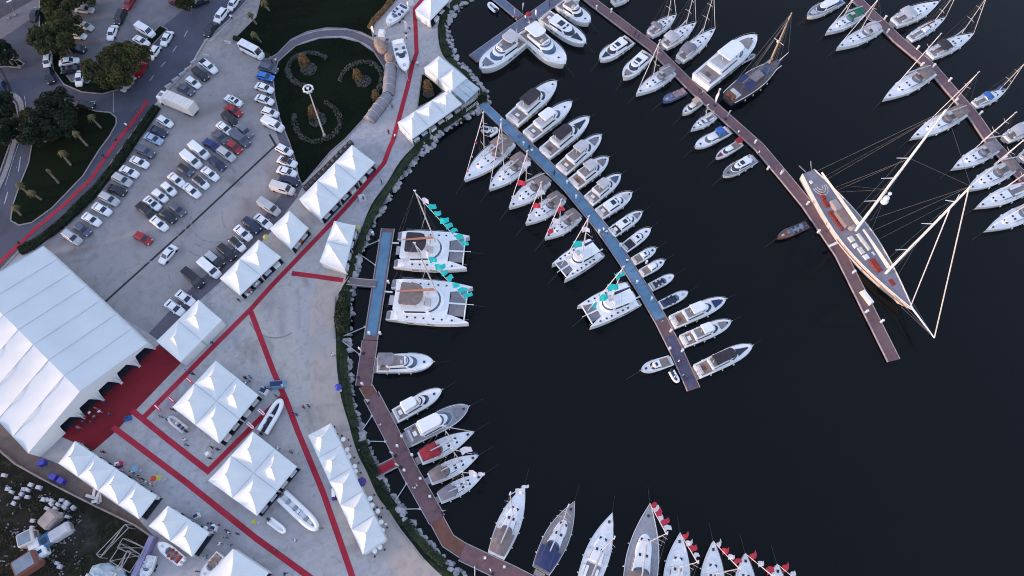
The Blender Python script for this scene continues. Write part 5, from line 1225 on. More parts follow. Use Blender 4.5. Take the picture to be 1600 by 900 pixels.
south = [(420.6, 323.6, -33, 'van', 'silver', None, 'silver van at the upper end of the row behind the tents'), (410.5, 345, -38, 'sedan', 'white', None, 'white sedan next to the single tent with the kayak'), (392.5, 351.2, -40, 'suv', 'navy', None, 'navy suv between two white sedans behind the tents'), (379, 363, -40, 'sedan', 'white', None, 'white sedan between the navy suv and the black-roofed hatchback'),
 (370, 380.4, -42, 'hatchback', 'white', 'black', 'white hatchback with a black roof behind the tents'), (353.5, 393.5, -42, 'suv', 'black', None, 'black suv touching the corner of the tent'), (335, 405.3, -40, 'suv', 'black', 'silver', 'dark suv with a silver roof beside the long white van'), (327.6, 419.4, -40, 'van', 'white', None, 'long white van behind the pair of tents'), (301.8, 434.6, -42, 'van', 'black', None, 'black van alone behind the tents'),
 (288.8, 465, -35, 'sedan', 'white', None, 'upper white sedan of the two near the big marquee'), (272, 480, -35, 'sedan', 'white', None, 'lower white sedan of the two near the big marquee')]
for x, y, a, k, c, rf, lb in south: car(x, y, a, k, c, lb, SG, rf)
UG = 'cars parked at the box truck end'
for x, y, a, k, c, lb in [(325, 102.5, -38, 'pickup truck', 'white', 'white pickup at the top of the row above the box truck'), (313, 115, -38, 'suv', 'black', 'black suv beside the white pickup'), (301, 128, -34, 'hatchback', 'white', 'white hatchback second above the box truck'), (289, 139, -28, 'sedan', 'slate', 'slate sedan just above the box truck')]: car(x, y, a, k, c, lb, UG)
RG = 'cars at the upper road and old lot'
for x, y, a, k, c, lb in [(260, 59, 240, 'sedan', 'white', 'white sedan at the roadside, upper of the two beside the trees'), (240.5, 81, 236, 'hatchback', 'white', 'white hatchback at the roadside, lower of the two beside the trees'), (219, 107.5, 240, 'sedan', 'red', 'red car half under the trees at the roadside'), (199, 129.5, 232, 'sedan', 'silver', 'silver car at the roadside below the red one'),
 (311, 2, 200, 'sedan', 'black', 'black car at the top edge of the road'), (364, 5, 235, 'hatchback', 'white', 'white hatchback at the top edge beside the pale pavement'), (345, 24, 232, 'suv', 'white', 'white suv between the white hatchback and black car on the upper road'), (329, 45, 235, 'sedan', 'black', 'black car parked by the upper pavement'), (277, 3, 340, 'sedan', 'dark red', 'dark red car at the top edge of the old lot'),
 (131, 14, -5, 'sedan', 'silver', 'silver sedan at the top of the old lot beside the trees'), (132.5, 39, -25, 'sedan', 'silver', 'silver-blue sedan second from the top beside the trees'), (120.5, 54.5, -8, 'hatchback', 'white', 'white car with dark windows half under the tall tree'), (118, 76, -5, 'suv', 'black', 'black suv in the shade under the trees'),
 (106.5, 95.5, 10, 'sedan', 'white', 'white sedan lying level between two dark cars'), (110, 108, 190, 'sedan', 'black', 'black sedan directly below the level white sedan'), (124, 121, 262, 'sedan', 'white', 'white sedan standing upright beside the round tree'), (74, 94.5, 262, 'hatchback', 'white', 'white hatchback on the junction at the verge tip'), (77.5, 118, 282, 'suv', 'black', 'black suv on the junction below a white hatchback'),
 (54, 21, 70, 'sedan', 'black', 'black car on the brown pavement in the corner'), (201, 3, 240, 'sedan', 'red', 'bright red car at the top edge of the old lot'), (187.5, 26, 245, 'suv', 'black', 'black suv between the red car and a white sedan'), (174.8, 50, 250, 'sedan', 'white', 'white sedan alone in the middle of the old lot'), (227, 47.5, -30, 'van', 'white', 'white van in the old lot above a white sedan'), (220, 63, -28, 'sedan', 'white', 'white sedan below the white van in the old lot'),
 (1, 136, 280, 'sedan', 'navy', 'navy car at the left edge'), (131, 163, -5, 'sedan', 'black', 'black car at the kerb above the palms')]: car(x, y, a, k, c, lb, RG)
# box truck
ctr = P(277, 161, LAND + 1.6); d = P(297, 169.4, LAND + 1.6) - ctr; r = thing('box_truck', 'white box truck parked at the top of the hedge', 'truck', (ctr.x, ctr.y, LAND), math.atan2(d.y, d.x) + math.pi)
MB().box(-1.0, 0, 2.15, 7.6, 2.45, 2.6, 0, .99, .97).build('cargo_box', mat('box_white', (0.60, 0.58, 0.55), .5, .06, .6), r); MB().box(4.0, 0, 1.35, 1.9, 2.3, 2.1, 0, .82, .88).build('cab', WHITE, r)
MB().add([(4.98, -1.0, 1.5), (4.98, 1.0, 1.5), (4.80, .92, 2.35), (4.80, -.92, 2.35)], [(0, 1, 2, 3)]).build('windshield', GLASS, r)
MB().box(4.1, 0, 2.43, 1.0, .9, .06).build('roof_hatch', GRYCV, r); MB().box(-.6, 0, .6, 8.4, 1.2, .25).build('chassis', BLACK, r); MB().box(3.2, 1.5, 1.9, .2, .5, .4).build('mirror', WHITE, r)
for sx in (-3.4, -2.5, 3.9):
    for sy in (-1, 1): MB().tube((sx, sy * .85, .48), (sx, sy * 1.18, .48), .48, None, 14).build('wheel', BLACK, r)
for i in range(7): MB().box(-4.2 + i * 1.06, 0, 3.46, .05, 2.3, .03).build('roof_rib', SEAM, r)
# concrete blocks at the car park entry
for i, (x, y) in enumerate(((264, 135), (275, 125), (286, 116), (295, 108), (304, 97), (323, 88), (357, 67))):
    q = P(x, y, LAND); o = MB().box(0, 0, .3, 1.7, .5, .6, 0, 1, .5).build('concrete_barrier', mat('barrier_concrete', (0.42, 0.41, 0.43), .9, .12, 2)); o.location = (q.x, q.y, LAND); o.rotation_euler = (0, 0, R(42 if i < 5 else -14)); tag(o, 'pale concrete barrier, ' + ORD[i + 1] + ' from the box truck along the car park edge', 'barrier', 'concrete barriers beside the road')

# ================================================================== greenery
def leaves(n, fn, s0, s1):
    m = MB()
    for _ in range(n):
        c = fn()
        if c is None: continue
        s_ = random.uniform(s0, s1); a = Vector((random.gauss(0, 1), random.gauss(0, 1), random.gauss(0, 1) * .6)).normalized(); nrm = (a + Vector((0, 0, .7))).normalized(); u = nrm.orthogonal().normalized(); u.rotate(Matrix.Rotation(random.uniform(0, 6.28), 3, nrm)); v = nrm.cross(u)
        m.add([c - u * s_, c - v * s_ * .6, c + u * s_, c + v * s_ * .6], [(0, 1, 2, 3)])
    return m
def crownmesh(seed, n, m_, rad=4.0, h=3.2, leaf=(.16, .36)):
    random.seed(seed); lobes = []
    for k in range(30):
        a = random.uniform(0, 6.28); q = rad * .84 * math.sqrt(random.random()); lobes.append((Vector((q * math.cos(a), q * math.sin(a), h * (.25 + .85 * random.random()) * (1 - .45 * (q / rad) ** 2))), random.uniform(.55, 1.35)))
    def fn():
        c, r_ = random.choice(lobes); d = Vector((random.gauss(0, 1), random.gauss(0, 1), random.gauss(0, 1))).normalized(); rr = r_ * (.55 + .5 * random.random() ** .6)
        return c + Vector((d.x * rr, d.y * rr, d.z * rr * .8))
    return leaves(n, fn, *leaf)
_tr = {}
def tree(x, y, rad, label, v=0, m_=LEAF2, hgt=4.0, group='broadleaf trees'):
    b_ = P(x, y, LAND + hgt); key = (v, m_.name); name = 'broadleaf_tree'
    if key not in _tr:
        r = thing(name, label, 'tree', (b_.x, b_.y, LAND), random.uniform(0, 6), group); cm = crownmesh(v, 6500, m_)
        c = cm.build('crown', m_, r); c.location.z = 2.4
        t = MB(); t.tube((0, 0, 0), (.1, 0, 2.6), .32, .22, 8)
        for k in range(6): a = k * 1.05; t.tube((.1, 0, 2.3), (2.4 * math.cos(a), 2.4 * math.sin(a), 4.2), .14, .05, 5)
        t.build('trunk', BARK, r); _tr[key] = r
    else: r = dup(_tr[key], (b_.x, b_.y, LAND), random.uniform(0, 6), label, group)
    k = rad / 4.4; r.scale = (k, k, .8 + .25 * k)
    return r
for i, (x, y, rd, v, lb) in enumerate(((90, 12, 4.6, 1, 'tall dark tree at the top, above the silver cars'), (100, 38, 4.4, 2, 'dark tree in the middle of the upper clump'), (76, 58, 4.8, 3, 'lowest dark tree of the upper clump'), (98, 66, 3.6, 1, 'tree shading the black suv'), (207, 90, 4.6, 2, 'yellow-green tree nearest the white roadside cars'), (185, 86, 4.0, 3, 'upper tree of the round clump by the road'), (160, 112, 4.8, 1, 'yellow-green tree at the left of the round clump'), (182, 118, 4.4, 2, 'tree at the lower edge of the round clump'), (186, 104, 4.2, 1, 'tree in the centre of the round clump'),
   (84, 165, 4.6, 3, 'large dark tree on the top of the palm island'), (70, 188, 4.6, 2, 'dark tree on the palm island, left of the first palm'), (96, 192, 4.4, 1, 'dark tree behind the first palms'), (54, 204, 4.2, 2, 'low dark tree at the left of the palm island'), (46, 184, 2.6, 3, 'small dark tree overhanging the pavement'), (2, 82, 3.6, 3, 'brown-green tree at the left edge'), (1, 168, 4.0, 1, 'dark tree on the left lawn'), (10, 205, 3.4, 2, 'lower dark tree on the left lawn'), (132, -12, 4.6, 3, 'tree at the very top edge above the old lot'), (288, 2, 2.4, 2, 'small tree beside the dark red car'))):
    tree(x, y, rd, lb, v, LEAF2 if i not in (9, 10, 11, 12, 14, 15, 16) else LEAF)
random.seed(11)
def palm(base, top, label, bare=False):
    b_ = P(*base, LAND); t_ = above(b_, *top); r = thing('palm_tree', label, 'palm tree', tuple(b_), 0, 'tall palm trees'); t_ = t_ - b_
    print('palm', round(t_.z, 1))
    MB().tube((0, 0, 0), t_ * .5, .24, .2, 8).tube(t_ * .5, t_, .2, .17, 8).build('trunk', BARK, r)
    m = MB()
    for k in range(26 if not bare else 8):
        a = 6.283 * k / (26 if not bare else 8) + random.uniform(-.15, .15); ln = random.uniform(.65, 1.05) * (.6 if bare else 1); up = random.uniform(.1, .9); prev = None; pts = []
        for j in range(6):
            s_ = j / 5; pts.append((t_ + Vector((math.cos(a) * ln * s_, math.sin(a) * ln * s_, up * s_ - 1.5 * s_ * s_)), .26 * (1 - s_) + .04))
        sd_ = Vector((-math.sin(a), math.cos(a), 0))
        for (p, w_), (q, w2_) in zip(pts, pts[1:]):
            for sg_ in (-1, 1): m.add([p, q, q + sd_ * sg_ * w2_ + Vector((0, 0, -.12)), p + sd_ * sg_ * w_ + Vector((0, 0, -.12))], [(0, 1, 2, 3)])
    m.build('crown', PALML, r)
for i, (b_, t_, br, lb) in enumerate((((158, 200), (140, 181), 0, 'tall palm, uppermost on the palm island'), ((137, 228), (116, 206), 0, 'palm second from the top on the palm island'), ((111, 258), (94, 237), 0, 'yellowish palm in the middle of the palm island'), ((92, 286), (73, 265), 1, 'almost bare palm trunk in the middle of the palm island'), ((65, 312), (46, 299), 0, 'palm in the lower part of the palm island'), ((33, 336), (20, 322), 0, 'lowest palm on the palm island'), ((42, 300), (28, 287), 0, 'palm at the left tip of the palm island'), ((36, 196), (19, 180), 0, 'palm at the right side of the left lawn'),
   ((401, 38), (389, 21), 0, 'yellow palm at the left corner of the upper lawn'), ((408, 66), (395, 51), 0, 'second palm at the left corner of the upper lawn'), ((421, 17), (411, 2), 0, 'palm at the top edge of the upper lawn'))): palm(b_, t_, lb, br)
# long hedge
def bushline(name, pts, wd, h, n, m_, label, cat='hedge', kind=None, s_=(.12, .3), group=None):
    w_ = [P(*q, LAND) for q in pts]; ln = [0]
    for a, c in zip(w_, w_[1:]): ln.append(ln[-1] + (c - a).length)
    def fn():
        d = random.uniform(0, ln[-1]); k = max(i for i in range(len(ln) - 1) if ln[i] <= d); t = (d - ln[k]) / max(1e-6, ln[k + 1] - ln[k]); q = w_[k].lerp(w_[k + 1], t)
        dr = (w_[k + 1] - w_[k]).normalized(); o = random.uniform(-1, 1); bulge = 1 + .3 * mnoise.noise(q * .5); hh = h * math.sqrt(max(0, 1 - o * o * .8)) * random.uniform(.3, 1.05) * bulge
        return Vector((q.x - dr.y * o * wd / 2 * bulge, q.y + dr.x * o * wd / 2 * bulge, LAND + hh))
    m = leaves(n, fn, *s_); m2 = MB() if name == 'shrub_ring' else MB().strip([(q.x, q.y) for q in w_], wd * .75, LAND, LAND + h * .72); m.add(m2.v, m2.f)
    return tag(m.build(name, m_), label, cat, group, kind)
bushline('hedge', [(246, 169), (236, 184), (213, 216), (205, 228), (185, 257), (170, 275), (150, 300), (138, 313), (108, 342), (84, 362), (55, 383), (33, 394)], 2.1, 1.3, 9000, LEAF, 'long dark hedge between the road and the car park')
bushline('hedge', [(612, 2), (598, 20), (584, 34), (578, 46)], 1.4, 1.0, 900, LEAFO, 'orange-green hedge beside the boats at the top', s_=(.1, .22))
bushline('hedge', [(366, 61), (384, 66), (402, 76), (420, 90)], 1.0, .9, 500, LEAF, 'dark hedge behind the white minibus')
bushline('shore_bushes', [(541, 458), (537, 480), (535, 505), (538, 520)], 2.6, 1.5, 2600, LEAFB, 'dense green bushes on the shore beside the left pontoon', 'bush', s_=(.14, .32))
for px, lb in (([(537, 552), (537, 580), (543, 612), (548, 640), (556, 668)], 'straggling bushes on the middle shore'), ([(566, 690), (576, 722), (590, 742)], 'bushes on the shore above the red gangway'), ([(592, 752), (602, 776), (612, 792)], 'bushes on the shore below the red gangway'), ([(632, 815), (650, 838), (672, 862), (694, 880)], 'bushes on the lower shore'),
   ([(690, 40), (692, 66), (700, 88)], 'bushes on the upper shore beside the top tent'), ([(736, 168), (712, 184), (690, 198)], 'bushes on the shore below the three tents'), ([(652, 236), (640, 246), (620, 276), (600, 305), (582, 335), (568, 365), (560, 395)], 'bushes on the shore below the long carpet'), ([(754, 150), (756, 160)], 'bushes at the head of the central pontoon')):
    bushline('shore_bushes', px, 1.7, .45, 1100, LEAFB, lb, 'bush', s_=(.09, .22))
SR = 'grey shrub rings on the round lawn'
for i, px in enumerate(([(511, 92), (500, 86), (483, 83), (467, 87), (454, 97), (450, 110), (455, 122), (465, 131), (478, 135)], [(531, 128), (536, 115), (547, 105), (560, 99), (575, 98), (589, 104), (596, 115), (597, 128), (590, 142), (582, 156)], [(508, 160), (522, 169), (531, 184), (530, 200), (518, 213), (500, 221), (482, 221), (468, 210), (461, 195), (460, 178)])):
    bushline('shrub_ring', smoothline(px, 3), 1.25, .5, 1000, LEAFG, ['open ring of grey shrubs, upper left on the round lawn', 'open ring of grey shrubs, right side of the round lawn', 'open ring of grey shrubs, lowest on the round lawn'][i], 'shrubs', None, (.1, .24), SR)
for i, (x, y, rd, lb) in enumerate(((483, 109, 1.9, 'upper left'), (568, 128, 1.8, 'right'), (497, 188, 2.0, 'lower'), (670, 147, 1.2, 'triangular bed'))):
    q = P(x, y, LAND); nm = lb
    def fn(): 
        a = random.uniform(0, 6.28); k = rd * math.sqrt(random.random()); return Vector((q.x + k * math.cos(a), q.y + k * math.sin(a), LAND + .1 + .5 * random.random() * (1.1 - k / rd * .5)))
    tag(leaves(700, fn, .1, .22).build('shrub_bed', LEAFG), 'round grey shrub bed, ' + ('in the triangular bed' if i == 3 else lb + ' one on the round lawn'), 'shrubs')
for x, y, rd, lb in ((474, 94, 1.5, 'orange ornamental tree, upper left on the round lawn'), (558, 117, 1.3, 'orange ornamental tree, right on the round lawn'), (489, 174, 1.5, 'orange ornamental tree under the light pole'), (668, 134, 1.3, 'orange ornamental tree in the triangular bed'), (587, 150, 1.0, 'small orange tree at the right rim of the round lawn')):
    q = P(x, y, LAND + 1.5); r = thing('ornamental_tree', lb, 'tree', (q.x, q.y, LAND), 0, 'orange ornamental trees')
    def fn():
        a = random.uniform(0, 6.28); hh = random.random(); k = rd * math.sqrt(random.random()) * (1 - .55 * hh); return Vector((k * math.cos(a), k * math.sin(a), .5 + 2.6 * hh))
    leaves(650, fn, .1, .24).build('crown', LEAFO, r); MB().tube((0, 0, 0), (0, 0, 1.4), .09).build('trunk', BARK, r)

# ================================================================== street furniture
def pole(base, top, label, head='round', rad=.14, nm='light_pole'):
    b_ = P(*base, LAND); t_ = above(b_, *top) - b_; r = thing(nm, label, 'light pole', tuple(b_))
    MB().tube((0, 0, 0), t_, rad, rad * .6, 8).build('pole', POSTM if head == 'round' else STEEL, r)
    MB().box(0, 0, .15, .7, .7, .3).build('base', KERB, r)
    if head == 'round':
        m = MB(); m.path([(t_.x + .95 * math.cos(a * .6283), t_.y + .95 * math.sin(a * .6283), t_.z) for a in range(11)], .12, 5); hd = m.build('lamp_ring', WDECK, r)
        for a in range(8): MB().box(t_.x + .95 * math.cos(a * .785), t_.y + .95 * math.sin(a * .785), t_.z - .2, .4, .4, .28, a * .785).build('lamp', LGRYCV, hd)
        MB().box(t_.x, t_.y, t_.z + .05, .5, .5, .2).build('lamp_hub', WDECK, r)
    else: MB().box(t_.x, t_.y, t_.z, 1.2, .35, .15, .6).build('lamp', WDECK, r)
    return r
pole((507, 212), (481, 138), 'tall light mast with a ring of floodlights on the round lawn', rad=.2)
pole((31, 105), (19, 90), 'thin street lamp on the traffic island', 'arm', .07)
pole((24, 24), (14, 2), 'street lamp in the forecourt, right one', 'arm', .08)
pole((14, 28), (-6, 8), 'street lamp in the forecourt, left one', 'arm', .08)
def umbrella(x, y, m_, rad, label, nm='parasol', h=2.3, group=None):
    q = P(x, y, LAND + h); r = thing(nm, label, 'parasol', (q.x, q.y, LAND), 0, group); n_ = 8
    MB().loft([[(rad * math.cos(6.283 * i / n_), rad * math.sin(6.283 * i / n_), h - .02) for i in range(n_)], [(rad * math.cos(6.283 * i / n_), rad * math.sin(6.283 * i / n_), h) for i in range(n_)], [(.05 * math.cos(6.283 * i / n_), .05 * math.sin(6.283 * i / n_), h + .4) for i in range(n_)]]).build('canopy', m_, r)
    MB().tube((0, 0, 0), (0, 0, h), .03).build('pole', POSTM, r); MB().tube((0, 0, 0), (0, 0, .1), .25, None, 10).build('base', POSTM, r)
YEL = mat('yellow_canvas', (0.38, 0.40, 0.03), .8, .1, 2); ORR = mat('orange_red_canvas', (0.45, 0.05, 0.02), .8, .1, 2); LBL = mat('light_blue_canvas', (0.15, 0.30, 0.40), .8, .1, 2)
umbrella(239, 748, ORR, .55, 'orange-red parasol beside the row of four tents'); umbrella(248, 746, YEL, .5, 'bright yellow parasol next to the orange-red one'); umbrella(210, 732, LBL, .6, 'light blue parasol in front of the row of four tents'); umbrella(415, 370, mat('dull_yellow', (0.4, 0.36, 0.08), .8), .6, 'yellow parasol between the single tent and the white pair')
umbrella(559, 355, mat('dull_yellow', (0.4, 0.36, 0.08), .8), .5, 'small yellow parasol at the pair of shore tents'); umbrella(528, 605, PLASB, .7, 'blue parasol at the edge of the shore'); umbrella(565, 753, mat('purple_canvas', (0.05, 0.03, 0.16), .8), .85, 'purple parasol behind the row of five tents'); umbrella(397, 815, YEL, .4, 'tiny yellow parasol beside the lower four-peak cluster')
for i, (x, y) in enumerate(((537, 687), (543, 703), (546, 714), (555, 729), (556, 737), (579, 779), (582, 790), (591, 799), (596, 816), (598, 829), (594, 855), (586, 861), (521, 674), (308, 837), (322, 826), (334, 823))):
    q = P(x, y, LAND + .75); r = thing('bar_table', 'small round white table, ' + ORD[i + 1] + ' of those behind the tents' if i < 13 else 'small round white table, ' + ORD[i - 12] + ' beside the lower pair of tents', 'table', (q.x, q.y, LAND), 0, 'small white tables')
    MB().tube((0, 0, 1.0), (0, 0, 1.05), .42, None, 14).build('table_top', WHITE, r); MB().tube((0, 0, 0), (0, 0, 1.0), .05).build('stem', STEEL, r); MB().tube((0, 0, 0), (0, 0, .04), .28, None, 12).build('base', STEEL, r)
    for k in range(3):
        a = k * 2.1 + i; s_ = thing('stool', 'stool ' + ['left of', 'right of', 'below'][k] + ' the ' + r['label'].replace('small ', ''), 'stool', (q.x + .85 * math.cos(a), q.y + .85 * math.sin(a), LAND), a, 'stools at the small tables')
        MB().tube((0, 0, .62), (0, 0, .7), .19, None, 10).build('seat', random.choice([DKCV, WHITE, NAVY]), s_); MB().tube((0, 0, 0), (0, 0, .62), .04).build('leg', STEEL, s_)
# striped banners
for x, y, dx, m1, m2, lb in ((297.5, 595.5, 0, REDF, PINK, 'red and white banner, uppermost beside the upper four-peak cluster'), (270, 625.5, 0, REDF, PINK, 'red and white banner, second beside the upper four-peak cluster'), (248, 638, 0, REDF, PINK, 'red and white banner, lowest beside the upper four-peak cluster'), (410, 645, 0, PINK, REDF, 'white and pink banner on the V-shaped carpet, upper'), (393, 666, 0, PINK, REDF, 'white and pink banner on the V-shaped carpet, lower')):
    q = P(x, y, LAND + .9); r = thing('banner_stand', lb, 'banner', (q.x, q.y, LAND), R(-38), 'striped banner stands')
    MB().box(0, 0, 1.0, 1.5, .06, 1.1).build('panel', m1, r); MB().box(0, -.045, 1.15, 1.1, .03, .16).build('stripe', m2, r); MB().box(0, -.045, .85, 1.1, .03, .16).build('stripe', m2, r); MB().box(0, 0, 1.57, 1.5, .5, .05).build('top_board', m1, r); MB().box(0, 0, 1.6, 1.3, .16, .02).build('top_stripe', m2, r)
    for s_ in (-.65, .65): MB().tube((s_, 0, 0), (s_, 0, .45), .04).build('leg', STEEL, r)
def feather(x, y, z, label, h=3.2, m_=PINK, lean=0):
    q = P(x, y, z); r = thing('feather_flag', label, 'flag', tuple(q), random.uniform(0, 3), 'white feather flags')
    MB().tube((0, 0, 0), (0, 0, h), .03).build('pole', STEEL, r); MB().box(0, 0, .05, .5, .5, .1).build('base', BLACK, r)
    vs = []; 
    for i in range(8):
        t = i / 7; vs += [(0.03, 0, .8 + (h - .85) * t), (.03 + .75 * math.sin(math.pi * (.25 + .72 * (1 - t))) , .12 * math.sin(t * 4), .75 + (h - .95) * t)]
    MB().add(vs, [(2 * i, 2 * i + 1, 2 * i + 3, 2 * i + 2) for i in range(7)]).build('flag', m_, r)
for i, (x, y, z, lb) in enumerate(((838, 31, .58, 'on the wide top pontoon near the red umbrella'), (804, 28, .58, 'on the short top pontoon arm'), (816, 20, .58, 'beside the junction of the top pontoons'), (568, 552, .58, 'at the top of the brown pontoon section'), (575, 630, .58, 'beside the red-brown connecting deck'), (618, 712, .58, 'beside the red gangway'), (626, 730, .58, 'just below the red gangway'), (1117, 165, .58, 'large one on the longest pontoon beside the gulet'), (1134, 186, .58, 'on the longest pontoon above the blue-windowed cruiser'), (634, 52, LAND, 'beside the large white sport boat'), (586, 56, LAND, 'at the upper end of the ring path'), (455, 70, LAND, 'ignored') , (769, 896, .58, 'on the bottom pontoon'), (692, 800, .58, 'at the end of the straight brown pontoon'))):
    if lb != 'ignored': feather(x, y, z, 'white feather flag ' + lb, 4.0 if 'large' in lb else 3.0)
PD = [(932, 12), (955, 17), (1124, 142), (1222, 269), (1200, 263), (1180, 222), (1262, 318), (1221, 270), (1279, 362), (1334, 425), (1354, 487), (1378, 502), (1383, 28), (1387, 49), (1434, 75), (1459, 103), (1441, 101), (1484, 125), (1532, 177), (1494, 157), (1570, 247), (583, 365), (566, 600), (594, 521), (577, 521), (607, 441), (628, 682), (621, 697), (644, 711), (657, 748), (632, 735), (672, 776), (758, 872), (788, 886), (847, 237), (886, 285), (818, 225), (969, 383), (936, 362), (995, 441), (1018, 467), (1048, 517), (1046, 545), (1066, 548), (1010, 410), (900, 308)]
for i, (x, y) in enumerate(PD):
    q = P(x, y, 1.0); r = thing('service_pedestal', 'white service pedestal, ' + ('number of ' if False else '') + ORD[i % 20 + 1] + ' of the ' + ('longest pontoon' if i < 12 else 'right-hand pontoon' if i < 21 else 'left shore pontoons' if i < 34 else 'central pontoon'), 'pedestal', (q.x, q.y, .56), 0, 'service pedestals on the pontoons')
    where = 'longest brown pontoon' if i < 12 else 'right-hand pontoon' if i < 21 else 'left shore pontoons' if i < 34 else 'central pontoon'
    r['label'] = 'small white service pedestal standing on the ' + where; r['group'] = 'service pedestals on the ' + where
    MB().box(0, 0, .5, .34, .34, 1.0, 0, .85, .85).build('post', WDECK, r); MB().box(0, 0, 1.06, .42, .42, .1).build('cap', WHITE, r)
q = P(1354, 465, .9); r = thing('boarding_steps', 'cream boarding block on the longest pontoon beside the schooner bow', 'steps', (q.x, q.y, .56), R(-64)); MB().box(0, 0, .45, 3.2, .9, .9, 0, .95, .9).build('block', CREAM, r); MB().box(0, .0, .95, 2.8, .6, .08).build('lid', WHITE, r)
# round rolled canopies beside the lawn
GC = mat('grey_membrane', (0.22, 0.205, 0.22), .6, .12, .8)
for (a, c), lb in ((((611, 106), (607, 150)), 'upper rolled grey canopy beside the round lawn'), (((606, 152), (577, 190)), 'lower rolled grey canopy beside the round lawn')):
    p0, p1 = P(*a, LAND), P(*c, LAND); d = (p1 - p0); Lc = d.length; r = thing('tunnel_canopy', lb, 'canopy', tuple((p0 + p1) / 2), math.atan2(d.y, d.x)); rings = []
    for i in range(9):
        x = (i / 8 - .5) * Lc; k = .93 + .07 * math.sin(math.pi * i / 8); rings.append([(x, 1.45 * k * math.cos(a_ * math.pi / 10), 1.9 * k * math.sin(a_ * math.pi / 10)) for a_ in range(11)])
    MB().loft(rings).build('membrane', GC, r, True)
    for i in (0, 2, 4, 6, 8): MB().path([(p[0], p[1] * 1.02, p[2] * 1.02) for p in rings[i]], .06).build('rib', SEAM, r)
m = MB(); m.ell((0, 0, .7), 1.3, 2.6, 1.1, 12, 7); o = m.build('rock_feature', mat('orange_rock', (0.30, 0.20, 0.15), .9, .25, 1.0), None, False); q = P(595, 76, LAND); o.location = tuple(q); o.rotation_euler = (0, 0, R(28)); tag(o, 'long rounded boulder above the rolled canopies', 'boulder')
m = MB(); m.ell((0, 0, .6), 1.0, 1.7, .9, 10, 6); o = m.build('rock_feature', mat('orange_rock', (0.30, 0.20, 0.15))); q = P(608, 94, LAND); o.location = tuple(q); o.rotation_euler = (0, 0, R(15)); tag(o, 'smaller rounded boulder touching the upper rolled canopy', 'boulder')
# planters along the pale wall
for i in range(11):
    t = i / 10; q = P(480 + 68 * t, 296 - 70 * t, LAND); r = thing('planter_box', 'dark planter box, ' + ORD[i + 1] + ' from the lower end of the pale wall', 'planter', tuple(q), R(45), 'dark planter boxes along the pale wall')
    MB().box(0, 0, .35, 1.0, 1.1, .7, 0, 1.05, 1.05).build('box', DKCV, r); MB().ell((0, 0, .75), .35, .4, .3, 8, 5).build('plant', LEAFG, r)
# small stands
for x, y, sx, sy, m_, lb, nm in ((596, 50, 1.6, 1.6, WHITE, 'small white stand beside the upper end of the ring path', 'info_stand'), (605, 63, 1.0, 1.0, LGRYCV, 'small pale box beside the white sport boat', 'crate'), (641, 3, 1.8, 1.0, WHITE, 'white jet ski at the top edge beside the red carpet', 'jet_ski'), (432, 600, 3.2, 1.5, LBL, 'light blue and white display on the straight carpet', 'display_stand'), (411, 610, 1.5, 1.3, WHITE, 'white display beside the upper four-peak cluster', 'display_stand'), (324, 709, .9, .9, WHITE, 'white square sign at the corner of the V-shaped carpet', 'display_stand'), (306, 806, 1.0, .9, WHITE, 'white square sign above the lower pair of tents', 'display_stand'), (333, 825, 1.0, .9, WHITE, 'white square sign right of the lower pair of tents', 'display_stand'), (565, 308, 1.6, 1.6, LGRYCV, 'pale signboard display beside the long carpet', 'display_stand'), (183, 725, 1.2, 1.0, REDF, 'red display in front of the row of four tents', 'display_stand'), (198, 653, 1.2, .7, BLUECV, 'blue and white board on the dark red carpet', 'display_stand'), (521, 770, .8, 2.4, mat('purple_canvas', (0.06, 0.035, 0.25)), 'purple board left of the row of five tents', 'display_stand')):
    q = P(x, y, LAND + .8); r = thing(nm, lb, nm.replace('_', ' '), (q.x, q.y, LAND), R(random.uniform(-40, 40)))
    MB().box(0, 0, .5, sx, sy, 1.0, 0, .8, .8).build('body', m_, r); MB().box(0, 0, 1.05, sx * .7, sy * .6, .12).build('top_panel', random.choice([WHITE, NAVY, LGRYCV]), r)
for i, (x, y, rz) in enumerate(((64.5, 723, 20), (83, 745, -25), (95, 751, -25))):
    q = P(x, y, LAND + .9); r = thing('waste_container', ['blue bin alone beside the marquee corner', 'blue bin, left of the touching pair', 'blue bin, right of the touching pair'][i], 'bin', (q.x, q.y, LAND), R(rz), 'blue bins by the low wall'); MB().box(0, 0, .55, 1.0, .8, 1.1, 0, 1.08, 1.08).build('body', PLASB, r); MB().box(0, 0, 1.13, 1.12, .92, .1).build('lid', PLASB, r)
    for s_ in (-.5, .5): MB().tube((s_, -.5, .1), (s_, -.4, .1), .1, None, 8).build('wheel', BLACK, r)

